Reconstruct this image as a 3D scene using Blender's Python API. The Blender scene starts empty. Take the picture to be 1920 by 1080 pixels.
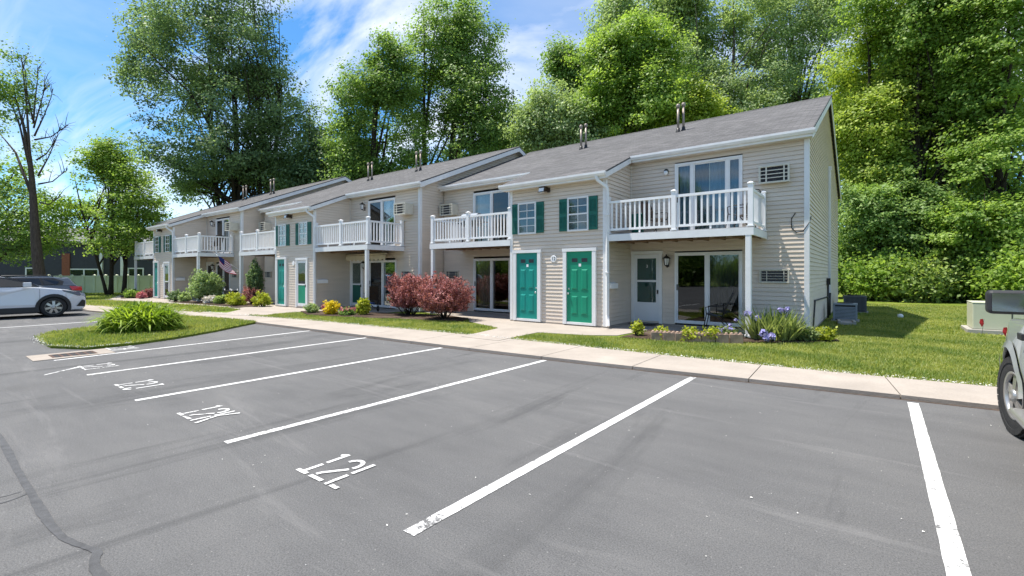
import bpy, bmesh, math, random
import numpy as np
from mathutils import Vector, Matrix, Euler
R = math.radians
random.seed(7)
SC = bpy.context.scene
COL = SC.collection

# ------------------------------------------------------------------ survey helper: turns a bearing into a world point
TH = 0.6605; FPX = 886.03; YH = 511.93; CAMH = 1.6
def at(px, py, d):
    r = (px-960)/FPX*d
    return Vector((r*math.cos(TH)-d*math.sin(TH), r*math.sin(TH)+d*math.cos(TH), CAMH-(py-YH)/FPX*d))

# ------------------------------------------------------------------ materials
def new_mat(name):
    m = bpy.data.materials.new(name); m.use_nodes = True
    nt = m.node_tree; nt.nodes.clear()
    out = nt.nodes.new('ShaderNodeOutputMaterial')
    return m, nt, out
def N(nt, t, **kw):
    n = nt.nodes.new(t)
    for k, v in kw.items():
        if k.startswith('i_'): n.inputs[k[2:].replace('_', ' ')].default_value = v
        else: setattr(n, k, v)
    return n
def c4(c): return (c[0], c[1], c[2], 1.0)
def ramp(nt, fac, stops):
    r = nt.nodes.new('ShaderNodeValToRGB'); e = r.color_ramp.elements
    while len(e) > 1: e.remove(e[-1])
    e[0].position = stops[0][0]; e[0].color = c4(stops[0][1])
    for p, c in stops[1:]:
        x = e.new(p); x.color = c4(c)
    nt.links.new(fac, r.inputs[0]); return r.outputs[0]
def noise(nt, scale, detail=4, rough=.55, vec=None, dist=0):
    n = N(nt, 'ShaderNodeTexNoise'); n.inputs['Scale'].default_value = scale
    n.inputs['Detail'].default_value = detail; n.inputs['Roughness'].default_value = rough
    n.inputs['Distortion'].default_value = dist
    if vec is None:
        tc = N(nt, 'ShaderNodeTexCoord'); vec = tc.outputs['Object']
    nt.links.new(vec, n.inputs['Vector']); return n.outputs['Fac']
def mapping(nt, scale=(1, 1, 1), rot=(0, 0, 0)):
    tc = N(nt, 'ShaderNodeTexCoord'); mp = N(nt, 'ShaderNodeMapping')
    mp.inputs['Scale'].default_value = scale; mp.inputs['Rotation'].default_value = rot
    nt.links.new(tc.outputs['Object'], mp.inputs['Vector']); return mp.outputs['Vector']
def mix(nt, fac, a, b, mode='MIX'):
    m = N(nt, 'ShaderNodeMix', data_type='RGBA', blend_type=mode)
    for sock, v in ((m.inputs['Factor'], fac), (m.inputs['A'], a), (m.inputs['B'], b)):
        if hasattr(v, 'is_linked'): nt.links.new(v, sock)
        elif isinstance(v, (int, float)): sock.default_value = v
        else: sock.default_value = c4(v)
    for s in m.inputs:
        if s.type == 'RGBA' and s.name == 'A' : sa = s
    # colour sockets are the ones typed RGBA
    sa = [s for s in m.inputs if s.type == 'RGBA' and s.name == 'A'][0]
    sb = [s for s in m.inputs if s.type == 'RGBA' and s.name == 'B'][0]
    for sock, v in ((sa, a), (sb, b)):
        if hasattr(v, 'is_linked'): nt.links.new(v, sock)
        elif isinstance(v, (int, float)): sock.default_value = (v, v, v, 1)
        else: sock.default_value = c4(v)
    return [o for o in m.outputs if o.type == 'RGBA'][0]
def math_n(nt, op, a, b=None, clamp=False):
    m = N(nt, 'ShaderNodeMath', operation=op, use_clamp=clamp)
    for i, v in enumerate((a, b)):
        if v is None: continue
        if hasattr(v, 'is_linked'): nt.links.new(v, m.inputs[i])
        else: m.inputs[i].default_value = v
    return m.outputs[0]
def principled(nt, out, color, rough=.6, metal=0., spec=.5, bump=None, bdist=.01, bstr=1., coat=0.):
    p = N(nt, 'ShaderNodeBsdfPrincipled')
    if hasattr(color, 'is_linked'): nt.links.new(color, p.inputs['Base Color'])
    else: p.inputs['Base Color'].default_value = c4(color)
    if hasattr(rough, 'is_linked'): nt.links.new(rough, p.inputs['Roughness'])
    else: p.inputs['Roughness'].default_value = rough
    p.inputs['Metallic'].default_value = metal
    p.inputs['Specular IOR Level'].default_value = spec
    p.inputs['Coat Weight'].default_value = coat
    p.inputs['Coat Roughness'].default_value = .05
    if bump is not None:
        b = N(nt, 'ShaderNodeBump'); b.inputs['Strength'].default_value = bstr; b.inputs['Distance'].default_value = bdist
        nt.links.new(bump, b.inputs['Height']); nt.links.new(b.outputs[0], p.inputs['Normal'])
    nt.links.new(p.outputs[0], out.inputs['Surface'])
    return p
def plain(name, color, rough=.6, var=.12, scale=6, metal=0., spec=.4, coat=0., bump=0.):
    m, nt, out = new_mat(name)
    nz = noise(nt, scale, 5, .6)
    lo = tuple(c*(1-var) for c in color); hi = tuple(min(1, c*(1+var)) for c in color)
    col = ramp(nt, nz, [(.3, lo), (.7, hi)])
    bz = noise(nt, scale*8, 3) if bump else None
    principled(nt, out, col, rough, metal, spec, bz, bump if bump else .01, 1., coat)
    return m

def siding_mat(name, color):
    m, nt, out = new_mat(name)
    v = mapping(nt, (.6, .6, 5))
    a = noise(nt, 1.3, 4, .6, v); b = noise(nt, 9, 4, .6)
    col = ramp(nt, a, [(.3, tuple(c*.93 for c in color)), (.7, tuple(c*1.05 for c in color))])
    # faint grime runs under the laps
    streak = noise(nt, 2.2, 5, .7, mapping(nt, (5, 5, .4)))
    fac = ramp(nt, streak, [(.52, (0, 0, 0)), (.75, (.25, .25, .25))])
    col = mix(nt, fac, col, tuple(c*.78 for c in color))
    principled(nt, out, col, .55, 0, .35, b, .002)
    return m

def shingle_mat():
    m, nt, out = new_mat('roof_shingles')
    tc = N(nt, 'ShaderNodeTexCoord')
    # run the brick pattern along the eave and up the slope
    mp = N(nt, 'ShaderNodeMapping'); nt.links.new(tc.outputs['Object'], mp.inputs['Vector'])
    br = N(nt, 'ShaderNodeTexBrick'); nt.links.new(mp.outputs[0], br.inputs['Vector'])
    br.offset = .5; br.inputs['Scale'].default_value = 1
    br.inputs['Brick Width'].default_value = .33; br.inputs['Row Height'].default_value = .135
    br.inputs['Mortar Size'].default_value = .012; br.inputs['Mortar Smooth'].default_value = .3
    br.inputs['Color1'].default_value = c4((.060, .060, .062)); br.inputs['Color2'].default_value = c4((.135, .134, .137))
    br.inputs['Mortar'].default_value = c4((.042, .042, .044))
    g = noise(nt, 60, 4, .7); big = noise(nt, .5, 4)
    col = mix(nt, .35, br.outputs['Color'], ramp(nt, g, [(.3, (.04, .04, .04)), (.7, (.20, .195, .195))]))
    col = mix(nt, .5, col, ramp(nt, big, [(.35, (.8, .8, .8)), (.65, (1.15, 1.13, 1.12))]), 'MULTIPLY')
    col = mix(nt, 1., col, (1.12, 1.12, 1.12), 'MULTIPLY')
    principled(nt, out, col, .9, 0, .2, br.outputs['Fac'], -.006)
    return m

def asphalt_mat():
    m, nt, out = new_mat('asphalt')
    big = noise(nt, .35, 5, .6, mapping(nt, (1.0, 1.8, 1)), .6)
    mid = noise(nt, 2.3, 6, .65, mapping(nt, (.45, 1.6, 1), (0, 0, R(14))))
    fine = noise(nt, 95, 3, .7); grit = noise(nt, 260, 2, .7)
    col = ramp(nt, big, [(.25, (.106, .106, .1065)), (.5, (.124, .124, .1245)), (.75, (.146, .145, .143))])
    col = mix(nt, .6, col, ramp(nt, mid, [(.3, (.84, .84, .85)), (.5, (1, 1, 1)), (.72, (1.13, 1.12, 1.11))]), 'MULTIPLY')
    col = mix(nt, .75, col, ramp(nt, fine, [(.32, (.55, .55, .55)), (.5, (1, 1, 1)), (.7, (1.45, 1.44, 1.42))]), 'MULTIPLY')
    col = mix(nt, .6, col, ramp(nt, grit, [(.35, (.6, .6, .6)), (.65, (1.4, 1.4, 1.4))]), 'MULTIPLY')
    # tyre scuffs: long stretched streaks
    sc = noise(nt, 1.0, 5, .7, mapping(nt, (.9, .12, 1), (0, 0, R(-24))), 1.2)
    col = mix(nt, ramp(nt, sc, [(.54, (0, 0, 0)), (.68, (.5, .5, .5))]), col, (.055, .056, .058))
    sc2 = noise(nt, 1.2, 5, .75, mapping(nt, (.15, 1.4, 1), (0, 0, R(12))), 1.0)
    col = mix(nt, ramp(nt, sc2, [(.56, (0, 0, 0)), (.72, (.38, .38, .38))]), col, (.24, .235, .23))
    # oil spots under the parked bays
    tcw = N(nt, 'ShaderNodeTexCoord'); vo = N(nt, 'ShaderNodeTexVoronoi'); vo.inputs['Scale'].default_value = .42
    wv = N(nt, 'ShaderNodeTexNoise'); wv.inputs['Scale'].default_value = 5; wv.inputs['Detail'].default_value = 6; nt.links.new(tcw.outputs['Object'], wv.inputs['Vector'])
    ad = N(nt, 'ShaderNodeVectorMath', operation='MULTIPLY_ADD'); ad.inputs[1].default_value = (.22, .22, 0)
    nt.links.new(wv.outputs['Color'], ad.inputs[0]); nt.links.new(tcw.outputs['Object'], ad.inputs[2]); nt.links.new(ad.outputs[0], vo.inputs['Vector'])
    col = mix(nt, ramp(nt, vo.outputs['Distance'], [(.04, (.34, .34, .34)), (.17, (0, 0, 0))]), col, (.065, .064, .063))
    # exposed pale stones
    vp = N(nt, 'ShaderNodeTexVoronoi'); vp.inputs['Scale'].default_value = 34; nt.links.new(tcw.outputs['Object'], vp.inputs['Vector'])
    st = math_n(nt, 'MULTIPLY', ramp(nt, vp.outputs['Distance'], [(.10, (1, 1, 1)), (.2, (0, 0, 0))]), ramp(nt, N(nt, 'ShaderNodeSeparateColor').outputs[0] if False else vp.outputs['Color'], [(.72, (0, 0, 0)), (.85, (.7, .7, .7))]))
    col = mix(nt, st, col, (.30, .295, .285))
    principled(nt, out, col, .88, 0, .25, fine, .009, 1.)
    return m

def paint_mat():
    m, nt, out = new_mat('worn_white_paint')
    w = noise(nt, 26, 6, .75); big = noise(nt, 1.1, 3)
    fine = noise(nt, 120, 3, .7)
    f = math_n(nt, 'ADD', math_n(nt, 'MULTIPLY', w, .75), math_n(nt, 'ADD', math_n(nt, 'MULTIPLY', big, .5), math_n(nt, 'MULTIPLY', fine, .25)))
    col = ramp(nt, f, [(.635, (.13, .13, .13)), (.665, (.46, .46, .45)), (.72, (.60, .60, .59)), (.9, (.68, .68, .67))])
    principled(nt, out, col, .75, 0, .25, w, .003)
    return m

def worn_paint_mat():
    m, nt, out = new_mat('flaking_white_paint')
    w = noise(nt, 34, 6, .8, None, .6); f2 = noise(nt, 9, 3)
    f = math_n(nt, 'ADD', w, math_n(nt, 'MULTIPLY', f2, .5))
    col = ramp(nt, f, [(.73, (.12, .12, .12)), (.76, (.55, .55, .54)), (.9, (.66, .66, .65))])
    principled(nt, out, col, .8, 0, .2, w, .003)
    return m
def concrete_mat(name='concrete', c=(.365, .322, .278)):
    m, nt, out = new_mat(name)
    a = noise(nt, 1.1, 5, .65); b = noise(nt, 40, 4, .7)
    col = ramp(nt, a, [(.3, tuple(x*.84 for x in c)), (.7, tuple(x*1.08 for x in c))])
    col = mix(nt, .5, col, ramp(nt, b, [(.3, (.8, .8, .8)), (.7, (1.15, 1.15, 1.15))]), 'MULTIPLY')
    st = noise(nt, 3.5, 5, .7)
    col = mix(nt, ramp(nt, st, [(.6, (0, 0, 0)), (.8, (.3, .3, .3))]), col, tuple(x*.6 for x in c))
    principled(nt, out, col, .9, 0, .2, b, .004)
    return m

def turf_mat():
    m, nt, out = new_mat('turf')
    a = noise(nt, .7, 5, .6); b = noise(nt, 9, 5, .7); c = noise(nt, 70, 3, .7)
    col = ramp(nt, a, [(.3, (.10, .155, .02)), (.55, (.16, .205, .03)), (.75, (.23, .25, .06))])
    col = mix(nt, .7, col, ramp(nt, b, [(.3, (.65, .7, .6)), (.7, (1.3, 1.25, 1.3))]), 'MULTIPLY')
    col = mix(nt, .7, col, ramp(nt, c, [(.3, (.5, .55, .5)), (.7, (1.5, 1.45, 1.4))]), 'MULTIPLY')
    principled(nt, out, col, .9, 0, .15, c, .02)
    return m

def mulch_mat():
    m, nt, out = new_mat('mulch')
    a = noise(nt, 14, 6, .75); b = noise(nt, 1.5, 3)
    col = ramp(nt, a, [(.3, (.02, .014, .011)), (.55, (.075, .052, .038)), (.75, (.18, .13, .1))])
    col = mix(nt, ramp(nt, b, [(.52, (0, 0, 0)), (.72, (.5, .5, .5))]), col, mix(nt, a, (.1, .08, .06), (.35, .28, .22)))
    principled(nt, out, col, .95, 0, .1, a, .04)
    return m

def foliage_mat(name, lo, hi, trans=.38, rough=.5, tint=1.25):
    m, nt, out = new_mat(name)
    at1 = N(nt, 'ShaderNodeAttribute', attribute_name='rnd'); at2 = N(nt, 'ShaderNodeAttribute', attribute_name='clu')
    f = math_n(nt, 'ADD', math_n(nt, 'MULTIPLY', at1.outputs['Fac'], .5), math_n(nt, 'MULTIPLY', at2.outputs['Fac'], .5))
    col = ramp(nt, f, [(.1, lo), (.9, hi)])
    p = N(nt, 'ShaderNodeBsdfPrincipled'); nt.links.new(col, p.inputs['Base Color'])
    p.inputs['Roughness'].default_value = rough; p.inputs['Specular IOR Level'].default_value = .3
    tr = N(nt, 'ShaderNodeBsdfTranslucent')
    tc = mix(nt, 1., col, (tint*1.15, tint*1.15, tint*.7), 'MULTIPLY'); nt.links.new(tc, tr.inputs['Color'])
    mx = N(nt, 'ShaderNodeMixShader'); mx.inputs[0].default_value = trans
    nt.links.new(p.outputs[0], mx.inputs[1]); nt.links.new(tr.outputs[0], mx.inputs[2])
    nt.links.new(mx.outputs[0], out.inputs['Surface'])
    return m

def bark_mat(name, c):
    m, nt, out = new_mat(name)
    a = noise(nt, 5, 6, .7, mapping(nt, (3, 3, .6)))
    col = ramp(nt, a, [(.3, tuple(x*.5 for x in c)), (.7, tuple(x*1.4 for x in c))])
    principled(nt, out, col, .9, 0, .15, a, .03)
    return m

def glass_mat(name, tint=(.8, .85, .85), refl=.50, dark=.0):
    m, nt, out = new_mat(name)
    fr = N(nt, 'ShaderNodeFresnel'); fr.inputs['IOR'].default_value = 1.45
    f = math_n(nt, 'ADD', math_n(nt, 'MULTIPLY', fr.outputs[0], refl), .045, True)
    t = N(nt, 'ShaderNodeBsdfTransparent'); t.inputs[0].default_value = c4(tint)
    g = N(nt, 'ShaderNodeBsdfGlossy'); g.inputs['Roughness'].default_value = .02; g.inputs['Color'].default_value = c4((.9, .93, .95))
    nz = noise(nt, .8, 2); b = N(nt, 'ShaderNodeBump'); b.inputs['Distance'].default_value = .004; nt.links.new(nz, b.inputs['Height']); nt.links.new(b.outputs[0], g.inputs['Normal'])
    mx = N(nt, 'ShaderNodeMixShader'); nt.links.new(f, mx.inputs[0]); nt.links.new(t.outputs[0], mx.inputs[1]); nt.links.new(g.outputs[0], mx.inputs[2])
    nt.links.new(mx.outputs[0], out.inputs['Surface'])
    return m

M = {}
M['siding'] = siding_mat('vinyl_siding', (.655, .562, .465))
M['siding_gable'] = M['siding']
M['trim'] = plain('white_trim', (.74, .74, .735), .45, .05, 3)
M['rail'] = plain('white_vinyl', (.80, .80, .80), .4, .04, 3)
M['soffit'] = plain('cream_soffit', (.62, .58, .52), .6, .06, 3)
M['shingle'] = shingle_mat()
M['roof_edge'] = plain('grey_roof_edge', (.16, .16, .165), .7)
M['gutter'] = plain('gutter_white', (.72, .72, .72), .4, .08, 2.5)
M['green_door'] = plain('green_door_paint', (.006, .235, .135), .4, .1, 2)
M['teal_door'] = plain('teal_door_paint', (.006, .235, .195), .4, .1, 2)
M['dark_green'] = plain('dark_green_paint', (.004, .09, .07), .45, .1, 3)
M['shutter'] = plain('shutter_green', (.004, .115, .085), .5, .12, 4)
M['white_door'] = plain('white_door_paint', (.70, .71, .72), .4, .04, 2)
M['glass'] = glass_mat('window_glass')
M['dark_glass'] = glass_mat('screened_glass', (.30, .31, .33), .8)
M['car_glass'] = glass_mat('car_glass', (.10, .13, .15), 1.0)
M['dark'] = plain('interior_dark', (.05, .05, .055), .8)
M['room'] = plain('room_paint', (.35, .34, .33), .8)
M['curtain'] = plain('tan_curtain', (.30, .21, .15), .85, .25, 5)
M['blind'] = plain('grey_blinds', (.50, .54, .60), .7, .08, 4)
M['sky_reflect_blind'] = plain('sky_reflecting_blinds', (.22, .31, .42), .7, .1, 4); M['grey_blind'] = plain('dim_blinds', (.17, .18, .20), .7, .1, 4); M['dark_gap_slat'] = plain('dark_gap_slats', (.06, .09, .14), .7, .1, 4)  # bluish slats carry the sky's reflection in their colour; navy ones a dark gap
M['black'] = plain('black_metal', (.018, .017, .017), .45, .2, 8)
M['bronze'] = plain('dark_bronze', (.045, .03, .022), .4, .2, 8)
M['ac'] = plain('ac_case', (.58, .55, .46), .5, .08, 5)
M['ac_fin'] = plain('ac_fins', (.07, .07, .08), .6, .3, 30)
M['lampglass'] = plain('frosted_lamp_glass', (.75, .76, .76), .2, .03, 3)
M['chrome'] = plain('chrome', (.75, .76, .77), .15, .03, 4, metal=1.)
M['galv'] = plain('galvanised_pipe', (.30, .25, .21), .5, .35, 5, metal=.4)
M['wood'] = plain('joist_wood', (.20, .125, .075), .8, .3, 6)
M['deck'] = plain('grey_deck', (.30, .30, .30), .8, .15, 5)
M['awning'] = plain('awning_cloth', (.62, .55, .42), .85, .1, 6)
M['asphalt'] = asphalt_mat(); M['paint'] = paint_mat(); M['paint_worn'] = worn_paint_mat()
M['concrete'] = concrete_mat(); M['pad'] = concrete_mat('pale_concrete', (.36, .345, .31)); M['drain_conc'] = concrete_mat('drain_concrete', (.33, .29, .25))
M['turf'] = turf_mat(); M['mulch'] = mulch_mat()
M['sealer'] = plain('crack_sealer', (.062, .063, .066), .7, .3, 12, bump=.004)
M['dirt'] = plain('gutter_dirt', (.075, .050, .035), .9, .5, 9)
M['rust'] = plain('rusty_iron', (.09, .05, .035), .8, .4, 14)
M['edging'] = plain('edging_stone', (.36, .25, .19), .85, .3, 9, bump=.01)
M['util'] = plain('pale_green_steel', (.52, .53, .40), .5, .06, 2.5)
M['condenser'] = plain('condenser_grey', (.25, .285, .33), .5, .1, 4)
M['condenser_dark'] = plain('condenser_slate', (.10, .105, .115), .5, .1, 4)
M['red'] = plain('red_plastic', (.62, .02, .02), .6)
M['house_wall'] = plain('charcoal_siding', (.055, .055, .062), .7, .12, 3)
M['house_roof'] = plain('grey_house_roof', (.15, .148, .15), .9, .15, 3)
M['brick_red'] = plain('red_brick_pier', (.25, .085, .05), .8, .2, 8)
M['fence'] = plain('pale_green_vinyl', (.66, .72, .52), .55, .05, 2)
M['car_white'] = plain('white_car_paint', (.60, .62, .66), .25, .02, 1, coat=1.)
M['car_grey'] = plain('slate_car_paint', (.10, .115, .14), .25, .04, 1, coat=1.)
M['car_red'] = plain('red_car_paint', (.36, .02, .025), .3, .04, 1, coat=1.)
M['car_silver'] = plain('pale_silver_paint', (.33, .35, .345), .28, .04, 1.5, coat=1.)
M['plastic'] = plain('black_plastic', (.025, .026, .028), .55, .1, 6)
M['tyre'] = plain('tyre_rubber', (.028, .028, .028), .85, .2, 20, bump=.004)
M['alloy'] = plain('alloy', (.46, .45, .43), .3, .06, 5, metal=.7)
M['alloy_dark'] = plain('alloy_dark', (.03, .03, .032), .4)
M['tail'] = plain('tail_lamp_red', (.5, .015, .015), .15, .05, 3, coat=1.)
M['headlamp'] = plain('headlamp', (.35, .37, .42), .1, .1, 6, coat=1.)
M['headlamp_dark'] = plain('headlamp_smoked', (.03, .035, .07), .1, .1, 6, coat=1.)
M['mirrorglass'] = plain('mirror_glass', (.30, .33, .36), .08, .03, 2, metal=.9)
M['flag_blue'] = plain('flag_blue', (.01, .02, .12), .8)
M['flag_red'] = plain('flag_red', (.42, .02, .035), .8)
M['flag_white'] = plain('flag_white', (.72, .72, .70), .8)
M['brown'] = plain('brown_plastic', (.09, .045, .025), .6)
M['fluff'] = plain('seed_fluff', (.78, .77, .72), .9)
M['blue'] = plain('blue_plastic', (.03, .08, .25), .5)
M['bark'] = bark_mat('grey_brown_bark', (.085, .068, .052)); M['bark_dark'] = bark_mat('dark_bark', (.045, .036, .028)); M['bark_grey'] = bark_mat('pale_bark', (.16, .14, .115))

M['leaf_deep'] = foliage_mat('leaves_deep', (.052, .100, .045), (.275, .385, .185), .44)
M['leaf_mid'] = foliage_mat('leaves_mid', (.066, .140, .030), (.310, .445, .130), .46)
M['leaf_silver'] = foliage_mat('leaves_silvery', (.140, .215, .085), (.430, .540, .260), .45)
M['leaf_bright'] = foliage_mat('leaves_bright', (.085, .175, .026), (.365, .500, .105), .46)
M['leaf_yellow'] = foliage_mat('leaves_yellow_green', (.160, .250, .032), (.465, .555, .105), .46)
M['leaf_shrub'] = foliage_mat('leaves_undergrowth', (.090, .165, .036), (.420, .520, .160), .44)
M['leaf_red'] = foliage_mat('leaves_barberry', (.090, .022, .026), (.66, .27, .26), .28, tint=1.)
M['leaf_grass'] = foliage_mat('grass_blades', (.085, .160, .022), (.38, .385, .105), .38)
M['leaf_daylily'] = foliage_mat('daylily_leaves', (.085, .165, .016), (.31, .42, .05), .42)
M['leaf_iris'] = foliage_mat('iris_leaves', (.08, .14, .035), (.30, .35, .13), .3)
M['leaf_gold'] = foliage_mat('golden_leaves', (.55, .42, .01), (.82, .68, .02), .3)
M['leaf_lime'] = foliage_mat('lime_leaves', (.22, .28, .02), (.52, .54, .06), .38)
M['petal_pink'] = foliage_mat('pink_petals', (.45, .10, .14), (.70, .30, .34), .3, tint=1.)
M['petal_violet'] = foliage_mat('violet_petals', (.24, .22, .55), (.50, .48, .82), .3, tint=1.)
M['petal_white'] = foliage_mat('white_petals', (.55, .5, .5), (.8, .78, .76), .3, tint=1.)

# ------------------------------------------------------------------ mesh builder
class MB:
    def __init__(s): s.v = []; s.f = []; s.sm = []
    def add(s, vs, fs, smooth=False):
        o = len(s.v); s.v += [tuple(x) for x in vs]
        for f in fs: s.f.append(tuple(i+o for i in f)); s.sm.append(smooth)
        return s
    def box(s, x0, y0, z0, x1, y1, z1):
        if x0 > x1: x0, x1 = x1, x0
        if y0 > y1: y0, y1 = y1, y0
        if z0 > z1: z0, z1 = z1, z0
        v = [(x0,y0,z0),(x1,y0,z0),(x1,y1,z0),(x0,y1,z0),(x0,y0,z1),(x1,y0,z1),(x1,y1,z1),(x0,y1,z1)]
        return s.add(v, [(3,2,1,0),(4,5,6,7),(0,1,5,4),(1,2,6,5),(2,3,7,6),(3,0,4,7)])
    def quad(s, a, b, c, d): return s.add([a, b, c, d], [(0,1,2,3)])
    def prism(s, pts, z0, z1):
        n = len(pts)
        ar = sum(pts[i][0]*pts[(i+1)%n][1]-pts[(i+1)%n][0]*pts[i][1] for i in range(n))
        if ar < 0: pts = pts[::-1]
        v = [(p[0],p[1],z0) for p in pts]+[(p[0],p[1],z1) for p in pts]
        f = [tuple(range(n-1,-1,-1)), tuple(range(n,2*n))]+[(i,(i+1)%n,n+(i+1)%n,n+i) for i in range(n)]
        return s.add(v, f)
    def tube(s, pts, rad, sides=8, caps=True, smooth=True):
        pts = [Vector(p) for p in pts]; n = len(pts)
        if not hasattr(rad, '__len__'): rad = [rad]*n
        vs = []; prev = None
        for i, p in enumerate(pts):
            t = (pts[min(i+1,n-1)]-pts[max(i-1,0)])
            if t.length < 1e-9: t = Vector((0,0,1))
            t.normalize()
            if prev is None:
                a = Vector((1,0,0)) if abs(t.x) < .8 else Vector((0,1,0))
                u = t.cross(a).normalized()
            else:
                u = (prev - t*prev.dot(t)); u = u.normalized() if u.length > 1e-6 else t.orthogonal().normalized()
            prev = u; w = t.cross(u)
            for k in range(sides):
                an = 2*math.pi*k/sides
                vs.append(p+(u*math.cos(an)+w*math.sin(an))*rad[i])
        fs = []
        for i in range(n-1):
            for k in range(sides):
                a = i*sides+k; b = i*sides+(k+1)%sides
                fs.append((a, b, b+sides, a+sides))
        s.add(vs, fs, smooth)
        if caps:
            o = len(s.v)-n*sides
            s.f.append(tuple(o+k for k in range(sides-1,-1,-1))); s.sm.append(False)
            s.f.append(tuple(o+(n-1)*sides+k for k in range(sides))); s.sm.append(False)
        return s
    def lathe(s, prof, origin, axis='z', seg=24, smooth=True, caps=True):
        # prof: (radius, along) pairs
        ox, oy, oz = origin; vs = []; n = len(prof)
        for (r, h) in prof:
            for k in range(seg):
                a = 2*math.pi*k/seg; c, d = r*math.cos(a), r*math.sin(a)
                vs.append({'z': (ox+c, oy+d, oz+h), 'x': (ox+h, oy+c, oz+d), 'y': (ox+d, oy+h, oz+c)}[axis])
        fs = [(i*seg+k, i*seg+(k+1)%seg, (i+1)*seg+(k+1)%seg, (i+1)*seg+k) for i in range(n-1) for k in range(seg)]
        s.add(vs, fs, smooth)
        if not caps: return s
        o = len(s.v)-n*seg
        s.f.append(tuple(o+k for k in range(seg-1,-1,-1))); s.sm.append(False)
        s.f.append(tuple(o+(n-1)*seg+k for k in range(seg))); s.sm.append(False)
        return s
    def xform(s, mat, start=0):
        for i in range(start, len(s.v)): s.v[i] = tuple(mat @ Vector(s.v[i]))
        return s
    def build(s, name, mat, parent=None, bevel=0, seg=2):
        me = bpy.data.meshes.new(name); me.from_pydata(s.v, [], s.f); me.materials.append(mat)
        if any(s.sm): me.polygons.foreach_set('use_smooth', s.sm)
        me.update()
        o = bpy.data.objects.new(name, me); COL.objects.link(o)
        if parent is not None: o.parent = parent
        if bevel:
            b = o.modifiers.new('bevel', 'BEVEL'); b.width = bevel; b.segments = seg; b.limit_method = 'ANGLE'; b.angle_limit = R(35)
        return o

def tag(o, label=None, cat=None, group=None, kind=None):
    if label: o['label'] = label
    if cat: o['category'] = cat
    if group: o['group'] = group
    if kind: o['kind'] = kind
    return o
def thing(name, label, cat, loc=(0,0,0), rz=0, group=None):
    o = bpy.data.objects.new(name, None); COL.objects.link(o)
    o.empty_display_size = .2
    o.location = loc; o.rotation_euler = (0,0,rz)
    return tag(o, label, cat, group)
def struct(name, mb, mat): return tag(mb.build(name, mat), kind='structure')
def copy_tree(o, parent=None):
    c = o.copy(); COL.objects.link(c); c.parent = parent
    for ch in list(o.children): copy_tree(ch, c)
    return c

# ------------------------------------------------------------------ leaf clouds (numpy)
def unit(a): return a/np.maximum(np.linalg.norm(a, axis=-1, keepdims=True), 1e-9)
def leaf_object(name, P, D, Nn, L, W, mat, parent, clu=None, seed=0):
    """diamond leaves: P centres, D along-directions, Nn normals, L lengths, W widths"""
    rg = np.random.default_rng(seed); n = len(P)
    D = unit(D); S = unit(np.cross(Nn, D))
    L = np.broadcast_to(np.asarray(L, float).reshape(-1,1), (n,1)); W = np.broadcast_to(np.asarray(W, float).reshape(-1,1), (n,1))
    up = unit(np.cross(D, S))
    V = np.empty((n,4,3))
    V[:,0] = P-D*L*.5; V[:,1] = P+S*W*.5+up*W*.12; V[:,2] = P+D*L*.5; V[:,3] = P-S*W*.5+up*W*.12
    me = bpy.data.meshes.new(name)
    me.vertices.add(n*4); me.vertices.foreach_set('co', V.astype(np.float32).ravel())
    me.loops.add(n*4); me.loops.foreach_set('vertex_index', np.arange(n*4, dtype=np.int32))
    me.polygons.add(n); me.polygons.foreach_set('loop_start', np.arange(0, n*4, 4, dtype=np.int32))
    a = me.attributes.new('rnd', 'FLOAT', 'FACE'); a.data.foreach_set('value', rg.random(n).astype(np.float32))
    a = me.attributes.new('clu', 'FLOAT', 'FACE'); a.data.foreach_set('value', (rg.random(n) if clu is None else clu).astype(np.float32))
    me.materials.append(mat); me.update(calc_edges=True); me.validate()
    o = bpy.data.objects.new(name, me); COL.objects.link(o)
    if parent is not None: o.parent = parent
    return o
def lobe_points(rg, lobes, n, gap=.35, shell=2.4, noise_s=.55):
    lob = np.array(lobes, float); w = (lob[:,3]*lob[:,4]*lob[:,5])**(.72); w /= w.sum()
    out = []; ks = rg.normal(size=(7,3))*noise_s; ph = rg.random(7)*6.28
    out_n = []
    while sum(len(o) for o in out) < n:
        i = rg.choice(len(lob), size=n, p=w); d = unit(rg.normal(size=(n,3))); r = rg.random(n)**(1/shell)
        r *= 1+.16*rg.normal(size=n)*(r > .7)
        p = lob[i,:3]+d*r[:,None]*lob[i,3:6]
        f = np.sin(p@ks.T+ph).sum(1)/7
        keep = f > -.5+gap*1.0*(rg.random(n)*.6+.4)
        out.append(p[keep]); out_n.append((d/lob[i,3:6]*lob[i,3:6].mean(1, keepdims=True))[keep])
    return np.concatenate(out)[:n], unit(np.concatenate(out_n)[:n])

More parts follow.
